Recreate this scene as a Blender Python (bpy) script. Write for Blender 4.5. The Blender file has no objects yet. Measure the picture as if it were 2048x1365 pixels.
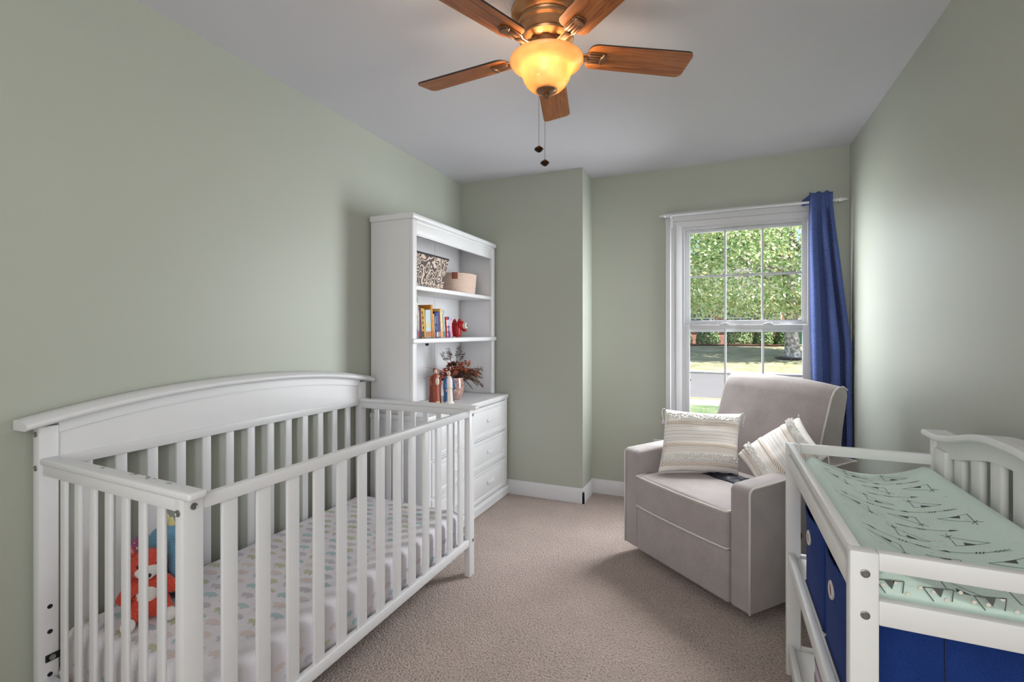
import bpy, bmesh, math, random
from mathutils import Vector, Matrix, noise
import numpy as np
PI = math.pi
SC = bpy.context.scene
COL = SC.collection

# ------------------------------------------------------------------ camera, world, sun, lights, exposure
YAW = math.atan((1440.0 - 1024.0) / 964.0)
cam = bpy.data.cameras.new('camera'); camo = bpy.data.objects.new('camera', cam); COL.objects.link(camo)
cam.sensor_width = 36.0; cam.lens = 36.0 * 964.0 / 2048.0
cam.shift_y = -(682.5 - 663.0) / 2048.0
cam.clip_start = 0.05; cam.clip_end = 500
camo.location = (0, 0, 1.25); camo.rotation_euler = (PI / 2, 0, YAW)
SC.camera = camo

world = bpy.data.worlds.new('sky'); SC.world = world; world.use_nodes = True
wn = world.node_tree.nodes; wl = world.node_tree.links; wn.clear()
sky = wn.new('ShaderNodeTexSky'); sky.sky_type = 'NISHITA'; sky.sun_disc = False
sky.sun_elevation = math.radians(50); sky.sun_rotation = math.radians(120)
bg = wn.new('ShaderNodeBackground'); bg.inputs['Strength'].default_value = 0.36
wo = wn.new('ShaderNodeOutputWorld'); wl.new(sky.outputs[0], bg.inputs[0]); wl.new(bg.outputs[0], wo.inputs[0])

def lamp(name, kind, energy, loc, direction=None, color=(1, 1, 1), **kw):
    l = bpy.data.lights.new(name, kind); l.energy = energy; l.color = color
    for k, v in kw.items(): setattr(l, k, v)
    o = bpy.data.objects.new(name, l); COL.objects.link(o); o.location = loc
    if direction is not None: o.rotation_euler = Vector(direction).to_track_quat('-Z', 'Y').to_euler()
    return o
lamp('sun', 'SUN', 13.5, (20, 10, 30), (-0.64, 0.26, -0.72), (1.0, 0.95, 0.86), angle=math.radians(0.6))
# daylight entering by the window, split in a part towards the left wall and a part towards the floor
lamp('window_daylight_side', 'AREA', 17, (0.15, 3.60, 1.30), (-0.899, -0.438, -0.02), (0.93, 0.97, 1.0), shape='RECTANGLE', size=0.6, size_y=1.3, spread=math.radians(104))
lamp('window_daylight_floor', 'AREA', 13, (0.15, 3.60, 1.45), (-0.20, -0.55, -0.82), (0.95, 0.98, 1.0), shape='RECTANGLE', size=0.65, size_y=1.0, spread=math.radians(80))
lamp('window_daylight_right', 'AREA', 5.5, (0.15, 3.60, 1.45), (0.899, -0.438, -0.05), (0.95, 0.98, 1.0), shape='RECTANGLE', size=0.5, size_y=1.0, spread=math.radians(104))
# added fill lamp behind the camera; the wall there is closed, without a doorway
lamp('rear_fill', 'AREA', 32, (-0.10, -0.92, 1.50), (-0.12, 1.0, 0.02), (1.0, 0.985, 0.97), shape='RECTANGLE', size=1.5, size_y=1.6)
SC.view_settings.view_transform = 'Standard'
try: SC.view_settings.look = 'None'
except Exception: pass
SC.view_settings.gamma = 1.0; SC.view_settings.use_curve_mapping = False
SC.view_settings.exposure = 0.0

# ------------------------------------------------------------------ helpers
random.seed(7)
MWI = {}

def srgb(r, g, b):
    def f(c):
        c /= 255.0
        return c / 12.92 if c <= 0.04045 else ((c + 0.055) / 1.055) ** 2.4
    return (f(r), f(g), f(b), 1.0)

def tag(o, label=None, cat=None, group=None, kind=None):
    if label: o['label'] = label
    if cat: o['category'] = cat
    if group: o['group'] = group
    if kind: o['kind'] = kind
    return o

def thing(name, label, cat, loc=(0, 0, 0), rotz=0.0, group=None, rot=None):
    o = bpy.data.objects.new(name, None); COL.objects.link(o)
    o.location = loc; o.rotation_euler = rot if rot else (0, 0, rotz); o.empty_display_size = 0.05
    tag(o, label, cat, group)
    MWI[o.name] = (Matrix.Translation(Vector(loc)) @ o.rotation_euler.to_matrix().to_4x4()).inverted()
    return o

def mk(name, bm, mat, parent=None, world=True, smooth=40, kind=None, label=None, solid=None, bev=None, sub=0):
    """link a bmesh as ONE object; world=True: vertices are world coordinates, converted to the parent's space"""
    if parent is not None and world and parent.name in MWI:
        bm.transform(MWI[parent.name])
    me = bpy.data.meshes.new(name)
    if isinstance(mat, (list, tuple)):
        for m in mat: me.materials.append(m)
    else: me.materials.append(mat)
    bm.to_mesh(me); bm.free()
    if smooth:
        for p in me.polygons: p.use_smooth = True
        if smooth < 180:
            try: me.set_sharp_from_angle(angle=math.radians(smooth))
            except Exception: pass
    o = bpy.data.objects.new(name, me); COL.objects.link(o)
    if parent is not None:
        o.parent = parent
        if parent.name in MWI: MWI[o.name] = MWI[parent.name]
    if kind: o['kind'] = kind
    if label: o['label'] = label
    if solid:
        m = o.modifiers.new('thickness', 'SOLIDIFY'); m.thickness = solid; m.offset = 0
    if sub:
        m = o.modifiers.new('smooth', 'SUBSURF'); m.levels = sub; m.render_levels = sub
    return o

def struct(name, bm, mat, parent=None, **k):
    o = mk(name, bm, mat, parent, **k)
    if parent is None: o['kind'] = 'structure'
    return o

def B(): return bmesh.new()

def box(bm, lo, hi, r=0.0, seg=2, rot=None, mi=0):
    lo = Vector(lo); hi = Vector(hi)
    c = (lo + hi) / 2; s = hi - lo
    res = bmesh.ops.create_cube(bm, size=1.0)
    vs = res['verts']
    bmesh.ops.scale(bm, vec=s, verts=vs)
    fs = set(f for v in vs for f in v.link_faces)
    if r > 0:
        es = list(set(e for v in vs for e in v.link_edges))
        out = bmesh.ops.bevel(bm, geom=es, offset=min(r, 0.49 * min(s)), segments=seg, profile=0.5, affect='EDGES', clamp_overlap=True)
        vs = list(set([v for v in vs if v.is_valid]) | set(out['verts']))
        fs = set(f for v in vs for f in v.link_faces)
    if rot is not None: bmesh.ops.rotate(bm, cent=(0, 0, 0), matrix=rot, verts=vs)
    bmesh.ops.translate(bm, vec=c, verts=vs)
    if mi:
        for f in fs: f.material_index = mi
    return vs

def prism(bm, pts, axis, a, b, r=0.0, seg=3):
    """extrude 2d polygon along an axis. axis 'x': pts=(y,z); 'y': pts=(x,z); 'z': pts=(x,y)"""
    def P(p, t):
        return {'x': (t, p[0], p[1]), 'y': (p[0], t, p[1]), 'z': (p[0], p[1], t)}[axis]
    va = [bm.verts.new(P(p, a)) for p in pts]; vb = [bm.verts.new(P(p, b)) for p in pts]
    n = len(pts); fs = []
    fs.append(bm.faces.new(va)); fs.append(bm.faces.new(list(reversed(vb))))
    for i in range(n):
        j = (i + 1) % n
        fs.append(bm.faces.new((va[j], va[i], vb[i], vb[j])))
    bmesh.ops.recalc_face_normals(bm, faces=fs)
    vs = va + vb
    if r > 0:
        es = list(set(e for f in fs for e in f.edges if e.calc_face_angle(0) > 0.5))
        out = bmesh.ops.bevel(bm, geom=es, offset=r, segments=seg, profile=0.5, affect='EDGES', clamp_overlap=True)
        vs = list(set([v for v in vs if v.is_valid]) | set(out['verts']))
    return vs

def tube(bm, pts, rad, n=8, closed=False, caps=True):
    pts = [Vector(p) for p in pts]; m = len(pts); rings = []
    prev = None
    for i in range(m):
        if closed: t = pts[(i + 1) % m] - pts[i - 1]
        else: t = pts[min(i + 1, m - 1)] - pts[max(i - 1, 0)]
        if t.length < 1e-9: t = Vector((0, 0, 1))
        t.normalize()
        if prev is None:
            a = t.orthogonal().normalized()
        else:
            a = prev - t * prev.dot(t)
            a = a.normalized() if a.length > 1e-6 else t.orthogonal().normalized()
        prev = a; b = t.cross(a)
        rr = rad[i] if isinstance(rad, (list, tuple)) else rad
        rings.append([bm.verts.new(pts[i] + (a * math.cos(2 * PI * k / n) + b * math.sin(2 * PI * k / n)) * rr) for k in range(n)])
    fs = []
    for i in range(m if closed else m - 1):
        r0 = rings[i]; r1 = rings[(i + 1) % m]
        for k in range(n):
            fs.append(bm.faces.new((r0[k], r0[(k + 1) % n], r1[(k + 1) % n], r1[k])))
    if caps and not closed:
        fs.append(bm.faces.new(list(reversed(rings[0])))); fs.append(bm.faces.new(rings[-1]))
    bmesh.ops.recalc_face_normals(bm, faces=fs)
    return rings

def lathe(bm, prof, c=(0, 0, 0), n=32, axis=None, sx=1.0, sy=1.0):
    c = Vector(c); rings = []; fs = []
    M = axis.to_track_quat('Z', 'Y').to_matrix() if axis is not None else None
    def P(v):
        return c + (M @ v if M is not None else v)
    for r, z in prof:
        if r < 1e-5: rings.append([bm.verts.new(P(Vector((0, 0, z))))])
        else: rings.append([bm.verts.new(P(Vector((r * sx * math.cos(2 * PI * k / n), r * sy * math.sin(2 * PI * k / n), z)))) for k in range(n)])
    for a, b in zip(rings, rings[1:]):
        for k in range(n):
            k2 = (k + 1) % n
            if len(a) == 1 and len(b) == 1: continue
            if len(a) == 1: fs.append(bm.faces.new((a[0], b[k], b[k2])))
            elif len(b) == 1: fs.append(bm.faces.new((a[k], a[k2], b[0])))
            else: fs.append(bm.faces.new((a[k], a[k2], b[k2], b[k])))
    bmesh.ops.recalc_face_normals(bm, faces=fs)

def ball(bm, c, rx, ry=None, rz=None, sub=3, rot=None):
    ry = ry or rx; rz = rz or rx
    vs = bmesh.ops.create_icosphere(bm, subdivisions=sub, radius=1.0)['verts']
    bmesh.ops.scale(bm, vec=(rx, ry, rz), verts=vs)
    if rot is not None: bmesh.ops.rotate(bm, cent=(0, 0, 0), matrix=rot, verts=vs)
    bmesh.ops.translate(bm, vec=c, verts=vs)
    return vs

def surf(bm, fn, nu, nv, close_u=False):
    uvl = bm.loops.layers.uv.verify()
    g = [[bm.verts.new(fn(i / nu, j / nv)) for j in range(nv + 1)] for i in range(nu if close_u else nu + 1)]
    fs = []
    for i in range(nu):
        for j in range(nv):
            i2 = (i + 1) % nu if close_u else i + 1
            f = bm.faces.new((g[i][j], g[i2][j], g[i2][j + 1], g[i][j + 1])); fs.append(f)
            for lp, (a, b) in zip(f.loops, ((i, j), (i + 1, j), (i + 1, j + 1), (i, j + 1))):
                lp[uvl].uv = (a / nu, b / nv)
    return g, fs

def poly3(bm, pts, mi=0):
    f = bm.faces.new([bm.verts.new(p) for p in pts]); f.material_index = mi
    return f

# ------------------------------------------------------------------ materials
def new_mat(name):
    m = bpy.data.materials.new(name); m.use_nodes = True
    nt = m.node_tree; b = nt.nodes['Principled BSDF']
    return m, nt, b

def simple(name, col, rough=0.5, spec=0.5, metal=0.0, var=0.0, vscale=30, bump=0.0, bscale=60, sheen=0.0, detail=3, coat=0):
    m, nt, b = new_mat(name)
    b.inputs['Roughness'].default_value = rough; b.inputs['Metallic'].default_value = metal
    b.inputs['Specular IOR Level'].default_value = spec
    if sheen: b.inputs['Sheen Weight'].default_value = sheen
    if coat: b.inputs['Coat Weight'].default_value = coat
    tc = nt.nodes.new('ShaderNodeTexCoord')
    nz = nt.nodes.new('ShaderNodeTexNoise'); nz.inputs['Scale'].default_value = vscale; nz.inputs['Detail'].default_value = detail
    nt.links.new(tc.outputs['Object'], nz.inputs['Vector'])
    mx = nt.nodes.new('ShaderNodeMix'); mx.data_type = 'RGBA'
    v = max(var, 0.02)
    mx.inputs['A'].default_value = tuple(c * (1 - v) for c in col[:3]) + (1,)
    mx.inputs['B'].default_value = tuple(min(1, c * (1 + v)) for c in col[:3]) + (1,)
    nt.links.new(nz.outputs['Fac'], mx.inputs['Factor']); nt.links.new(mx.outputs['Result'], b.inputs['Base Color'])
    if bump:
        n2 = nt.nodes.new('ShaderNodeTexNoise'); n2.inputs['Scale'].default_value = bscale; n2.inputs['Detail'].default_value = 4
        nt.links.new(tc.outputs['Object'], n2.inputs['Vector'])
        bp = nt.nodes.new('ShaderNodeBump'); bp.inputs['Strength'].default_value = bump; bp.inputs['Distance'].default_value = 0.005
        nt.links.new(n2.outputs['Fac'], bp.inputs['Height']); nt.links.new(bp.outputs['Normal'], b.inputs['Normal'])
    return m

def ramp_node(nt, stops, interp='LINEAR'):
    r = nt.nodes.new('ShaderNodeValToRGB'); r.color_ramp.interpolation = interp
    els = r.color_ramp.elements
    while len(els) < len(stops): els.new(0.5)
    for e, (p, c) in zip(els, stops): e.position = p; e.color = c
    return r

M = {}
M['wall'] = simple('sage_wall_paint', srgb(182, 186, 174), 0.46, 0.45, var=0.02, vscale=3, bump=0.05, bscale=220)
M['ceil'] = simple('ceiling_paint', srgb(213, 212, 219), 0.8, 0.2, var=0.015, vscale=2, bump=0.05, bscale=150)
M['trim'] = simple('trim_paint', srgb(222, 222, 225), 0.38, 0.45, var=0.01)
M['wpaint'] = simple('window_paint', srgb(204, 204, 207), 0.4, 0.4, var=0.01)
M['white'] = simple('white_lacquer', srgb(232, 232, 234), 0.35, 0.45, var=0.012, vscale=12, bump=0.02, bscale=90)
M['whitet'] = simple('white_table_lacquer', srgb(234, 234, 232), 0.45, 0.4, var=0.012, vscale=12, bump=0.02, bscale=90)
M['dark'] = simple('dark_metal', srgb(35, 35, 37), 0.4, 0.5, metal=0.6)
M['nickel'] = simple('nickel', srgb(165, 163, 160), 0.35, 0.5, metal=0.9)
M['black'] = simple('black_plastic', srgb(18, 18, 20), 0.35)

def carpet():
    m, nt, b = new_mat('beige_carpet')
    b.inputs['Roughness'].default_value = 0.95; b.inputs['Specular IOR Level'].default_value = 0.1
    b.inputs['Sheen Weight'].default_value = 0.15
    tc = nt.nodes.new('ShaderNodeTexCoord')
    n1 = nt.nodes.new('ShaderNodeTexNoise'); n1.inputs['Scale'].default_value = 125; n1.inputs['Detail'].default_value = 3; n1.inputs['Roughness'].default_value = 0.6
    n2 = nt.nodes.new('ShaderNodeTexNoise'); n2.inputs['Scale'].default_value = 6; n2.inputs['Detail'].default_value = 4
    vo = nt.nodes.new('ShaderNodeTexVoronoi'); vo.inputs['Scale'].default_value = 140
    for n in (n1, n2, vo): nt.links.new(tc.outputs['Object'], n.inputs['Vector'])
    r = ramp_node(nt, [(0.30, srgb(130, 109, 100)), (0.45, srgb(193, 174, 164)), (0.68, srgb(214, 198, 189))])
    nt.links.new(n1.outputs['Fac'], r.inputs['Fac'])
    mx = nt.nodes.new('ShaderNodeMix'); mx.data_type = 'RGBA'; mx.blend_type = 'MULTIPLY'; mx.inputs['Factor'].default_value = 1
    r2 = ramp_node(nt, [(0.3, (0.90, 0.90, 0.90, 1)), (0.7, (1, 1, 1, 1))])
    nt.links.new(n2.outputs['Fac'], r2.inputs['Fac'])
    nt.links.new(r.outputs['Color'], mx.inputs['A']); nt.links.new(r2.outputs['Color'], mx.inputs['B'])
    nt.links.new(mx.outputs['Result'], b.inputs['Base Color'])
    ad = nt.nodes.new('ShaderNodeMath'); ad.operation = 'SUBTRACT'
    nt.links.new(n1.outputs['Fac'], ad.inputs[0]); nt.links.new(vo.outputs['Distance'], ad.inputs[1])
    bp = nt.nodes.new('ShaderNodeBump'); bp.inputs['Strength'].default_value = 0.9; bp.inputs['Distance'].default_value = 0.008
    nt.links.new(ad.outputs[0], bp.inputs['Height']); nt.links.new(bp.outputs['Normal'], b.inputs['Normal'])
    return m
M['carpet'] = carpet()

def fabric(name, c1, c2, scale=420, rough=0.9, bump=0.35, stretch=(1, 1, 1), sheen=0.25):
    m, nt, b = new_mat(name)
    b.inputs['Roughness'].default_value = rough; b.inputs['Specular IOR Level'].default_value = 0.15; b.inputs['Sheen Weight'].default_value = sheen
    tc = nt.nodes.new('ShaderNodeTexCoord'); mp = nt.nodes.new('ShaderNodeMapping'); mp.inputs['Scale'].default_value = stretch
    nz = nt.nodes.new('ShaderNodeTexNoise'); nz.inputs['Scale'].default_value = scale; nz.inputs['Detail'].default_value = 2
    n2 = nt.nodes.new('ShaderNodeTexNoise'); n2.inputs['Scale'].default_value = 9; n2.inputs['Detail'].default_value = 3
    nt.links.new(tc.outputs['Object'], mp.inputs[0]); nt.links.new(mp.outputs[0], nz.inputs['Vector']); nt.links.new(tc.outputs['Object'], n2.inputs['Vector'])
    av = nt.nodes.new('ShaderNodeMath'); av.operation = 'MULTIPLY_ADD'; av.inputs[1].default_value = 0.7
    sc = nt.nodes.new('ShaderNodeMath'); sc.operation = 'MULTIPLY'; sc.inputs[1].default_value = 0.3
    nt.links.new(n2.outputs['Fac'], sc.inputs[0]); nt.links.new(nz.outputs['Fac'], av.inputs[0]); nt.links.new(sc.outputs[0], av.inputs[2])
    r = ramp_node(nt, [(0.3, c1), (0.7, c2)])
    nt.links.new(av.outputs[0], r.inputs['Fac']); nt.links.new(r.outputs['Color'], b.inputs['Base Color'])
    bp = nt.nodes.new('ShaderNodeBump'); bp.inputs['Strength'].default_value = bump; bp.inputs['Distance'].default_value = 0.002
    nt.links.new(nz.outputs['Fac'], bp.inputs['Height']); nt.links.new(bp.outputs['Normal'], b.inputs['Normal'])
    return m
M['grey'] = fabric('grey_upholstery', srgb(150, 142, 141), srgb(188, 179, 177))
M['piping'] = fabric('white_piping', srgb(205, 200, 194), srgb(232, 228, 222))
M['navy'] = fabric('navy_canvas', srgb(24, 48, 112), srgb(38, 68, 138), scale=500, sheen=0.03)
M['navyd'] = fabric('navy_trim', srgb(14, 26, 70), srgb(22, 36, 84), scale=500)
M['sheet'] = fabric('white_sheet', srgb(226, 220, 226), srgb(240, 236, 240), scale=300, bump=0.2)
M['mint'] = fabric('mint_jersey', srgb(208, 230, 219), srgb(222, 240, 231), scale=600, bump=0.15)
M['ink'] = simple('grey_print', srgb(98, 104, 102), 0.9, 0.1)
M['pinkdot'] = simple('pink_print', srgb(238, 224, 212), 0.9, 0.1)

def wood(name, c1, c2, c3, scale=1.0):
    m, nt, b = new_mat(name); b.inputs['Roughness'].default_value = 0.32; b.inputs['Specular IOR Level'].default_value = 0.45
    tc = nt.nodes.new('ShaderNodeTexCoord'); mp = nt.nodes.new('ShaderNodeMapping'); mp.inputs['Scale'].default_value = (4 * scale, 60 * scale, 60 * scale)
    nz = nt.nodes.new('ShaderNodeTexNoise'); nz.inputs['Scale'].default_value = 1.6; nz.inputs['Detail'].default_value = 6; nz.inputs['Distortion'].default_value = 1.2
    nt.links.new(tc.outputs['UV'], mp.inputs[0]); nt.links.new(mp.outputs[0], nz.inputs['Vector'])
    r = ramp_node(nt, [(0.3, c1), (0.5, c2), (0.72, c3)])
    nt.links.new(nz.outputs['Fac'], r.inputs['Fac']); nt.links.new(r.outputs['Color'], b.inputs['Base Color'])
    return m
M['blade'] = wood('cherry_blade', srgb(128, 68, 30), srgb(168, 98, 46), srgb(192, 120, 64))
M['edge'] = simple('dark_blade_edge', srgb(48, 36, 32), 0.4)
M['bronze'] = simple('brushed_bronze', srgb(178, 136, 98), 0.32, 0.5, metal=0.85, var=0.05, vscale=40)
M['bronzed'] = simple('bronze_fitting', srgb(150, 112, 84), 0.3, 0.5, metal=0.8)

def amber():
    m, nt, b = new_mat('amber_glass'); nt.nodes.remove(b); out = nt.nodes['Material Output']
    tc = nt.nodes.new('ShaderNodeTexCoord'); nz = nt.nodes.new('ShaderNodeTexNoise'); nz.inputs['Scale'].default_value = 14; nz.inputs['Detail'].default_value = 5
    nt.links.new(tc.outputs['Object'], nz.inputs['Vector'])
    r = ramp_node(nt, [(0.3, srgb(240, 200, 150)), (0.7, srgb(252, 228, 192))]); nt.links.new(nz.outputs['Fac'], r.inputs['Fac'])
    tl = nt.nodes.new('ShaderNodeBsdfTranslucent'); df = nt.nodes.new('ShaderNodeBsdfDiffuse'); gl = nt.nodes.new('ShaderNodeBsdfGlossy'); gl.inputs['Roughness'].default_value = 0.15
    tr = nt.nodes.new('ShaderNodeBsdfTransparent'); tr.inputs['Color'].default_value = (1, 0.86, 0.6, 1)
    dk = nt.nodes.new('ShaderNodeMix'); dk.data_type = 'RGBA'; dk.blend_type = 'MULTIPLY'; dk.inputs['Factor'].default_value = 1; dk.inputs['B'].default_value = (0.44, 0.38, 0.285, 1)
    nt.links.new(r.outputs['Color'], dk.inputs['A']); nt.links.new(dk.outputs['Result'], tl.inputs['Color']); nt.links.new(r.outputs['Color'], df.inputs['Color'])
    def mix(a, c, f):
        x = nt.nodes.new('ShaderNodeMixShader'); x.inputs[0].default_value = f; nt.links.new(a.outputs[0], x.inputs[1]); nt.links.new(c.outputs[0], x.inputs[2]); return x
    o = mix(mix(mix(tl, df, 0.35), gl, 0.05), tr, 0.07)
    nt.links.new(o.outputs[0], out.inputs['Surface'])
    return m
M['amber'] = amber()

def emit(name, col, st):
    m, nt, b = new_mat(name); b.inputs['Emission Color'].default_value = col; b.inputs['Emission Strength'].default_value = st
    return m
M['bulb'] = emit('lit_bulb', (1, 0.78, 0.5, 1), 22)

def glass(name='window_glass', tint=(0.97, 0.98, 0.98, 1)):
    m, nt, b = new_mat(name); nt.nodes.remove(b); out = nt.nodes['Material Output']
    tr = nt.nodes.new('ShaderNodeBsdfTransparent'); tr.inputs['Color'].default_value = tint
    gl = nt.nodes.new('ShaderNodeBsdfGlossy'); gl.inputs['Roughness'].default_value = 0.02
    fr = nt.nodes.new('ShaderNodeFresnel'); fr.inputs['IOR'].default_value = 1.12
    mx = nt.nodes.new('ShaderNodeMixShader'); nt.links.new(fr.outputs[0], mx.inputs[0]); nt.links.new(tr.outputs[0], mx.inputs[1]); nt.links.new(gl.outputs[0], mx.inputs[2])
    nt.links.new(mx.outputs[0], out.inputs['Surface'])
    return m
M['glass'] = glass()

def curtain_mat():
    m, nt, b = new_mat('blue_ribbed_curtain'); b.inputs['Roughness'].default_value = 0.8; b.inputs['Specular IOR Level'].default_value = 0.2; b.inputs['Sheen Weight'].default_value = 0.2
    tc = nt.nodes.new('ShaderNodeTexCoord')
    wv = nt.nodes.new('ShaderNodeTexWave'); wv.wave_type = 'BANDS'; wv.bands_direction = 'Z'; wv.inputs['Scale'].default_value = 30; wv.inputs['Distortion'].default_value = 0.3
    nt.links.new(tc.outputs['Object'], wv.inputs['Vector'])
    r = ramp_node(nt, [(0.15, srgb(56, 70, 124)), (0.6, srgb(84, 102, 160))]); nt.links.new(wv.outputs['Fac'], r.inputs['Fac']); nt.links.new(r.outputs['Color'], b.inputs['Base Color'])
    bp = nt.nodes.new('ShaderNodeBump'); bp.inputs['Strength'].default_value = 0.5; bp.inputs['Distance'].default_value = 0.003
    nt.links.new(wv.outputs['Fac'], bp.inputs['Height']); nt.links.new(bp.outputs['Normal'], b.inputs['Normal'])
    return m
M['curtain'] = curtain_mat()

def island_mat(name, stops, rough=0.6, transl=0.0, spec=0.3, noise_scale=0):
    m, nt, b = new_mat(name); b.inputs['Roughness'].default_value = rough; b.inputs['Specular IOR Level'].default_value = spec
    g = nt.nodes.new('ShaderNodeNewGeometry'); r = ramp_node(nt, stops)
    nt.links.new(g.outputs['Random Per Island'], r.inputs['Fac']); nt.links.new(r.outputs['Color'], b.inputs['Base Color'])
    if transl:
        out = nt.nodes['Material Output']; tl = nt.nodes.new('ShaderNodeBsdfTranslucent'); nt.links.new(r.outputs['Color'], tl.inputs['Color'])
        mx = nt.nodes.new('ShaderNodeMixShader'); mx.inputs[0].default_value = transl
        nt.links.new(b.outputs[0], mx.inputs[1]); nt.links.new(tl.outputs[0], mx.inputs[2]); nt.links.new(mx.outputs[0], out.inputs['Surface'])
    return m

# ================================================================== ROOM SHELL
XL, XR, YB, YC, XC, ZC, YF = -1.922, 0.763, 3.69, 3.415, -0.915, 2.44, -1.0
WX0, WX1, WZ0, WZ1 = -0.245, 0.545, 0.590, 2.005       # opening in the back wall
T = 0.14
bm = B(); box(bm, (XL - T, YF - T, -0.12), (XR + T, YB + T, 0.0)); struct('floor', bm, M['carpet'], smooth=0, label='beige wall-to-wall carpet')
bm = B(); box(bm, (XL - T, YF - T, ZC), (XR + T, YB + T, ZC + 0.12)); struct('ceiling', bm, M['ceil'], smooth=0)
bm = B(); box(bm, (XL - T, YF - T, 0), (XL, YB + T, ZC)); struct('wall_left', bm, M['wall'], smooth=0)
bm = B(); box(bm, (XR, YF - T, 0), (XR + T, YB + T, ZC)); struct('wall_right', bm, M['wall'], smooth=0)
bm = B(); box(bm, (XL, YF - T, 0), (XR, YF, ZC)); struct('wall_front', bm, M['wall'], smooth=0)
bm = B()
box(bm, (XC, YB, 0), (WX0, YB + T, ZC)); box(bm, (WX1, YB, 0), (XR, YB + T, ZC))
box(bm, (WX0, YB, 0), (WX1, YB + T, WZ0)); box(bm, (WX0, YB, WZ1), (WX1, YB + T, ZC))
struct('wall_back', bm, M['wall'], smooth=0)
bm = B(); box(bm, (XL, YC, 0), (XC, YB + T, ZC)); struct('wall_corner', bm, M['wall'], smooth=0)

def baseboard(name, p0, p1, nrm):
    """p0->p1 along the wall, nrm: inward direction"""
    h, t = 0.107, 0.014
    prof = [(0, 0), (t, 0), (t, h - 0.022), (t - 0.004, h - 0.014), (t - 0.006, h - 0.004), (t - 0.010, h), (0, h)]
    bm = B(); p0 = Vector(p0); p1 = Vector(p1); nrm = Vector(nrm)
    ra = [bm.verts.new(p0 + nrm * a + Vector((0, 0, b))) for a, b in prof]; rb = [bm.verts.new(p1 + nrm * a + Vector((0, 0, b))) for a, b in prof]
    n = len(prof); fs = [bm.faces.new(ra), bm.faces.new(list(reversed(rb)))]
    for i in range(n): fs.append(bm.faces.new((ra[i], rb[i], rb[(i + 1) % n], ra[(i + 1) % n])))
    bmesh.ops.recalc_face_normals(bm, faces=fs)
    struct(name, bm, M['trim'], smooth=30)
baseboard('baseboard_corner', (XL, YC, 0), (XC + 0.014, YC, 0), (0, -1, 0))
baseboard('baseboard_return', (XC, YC - 0.014, 0), (XC, YB, 0), (1, 0, 0))
baseboard('baseboard_back', (XC, YB, 0), (XR, YB, 0), (0, -1, 0))
baseboard('baseboard_right', (XR, YF, 0), (XR, YB, 0), (-1, 0, 0))
baseboard('baseboard_left', (XL, YF, 0), (XL, YC, 0), (1, 0, 0))

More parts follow.
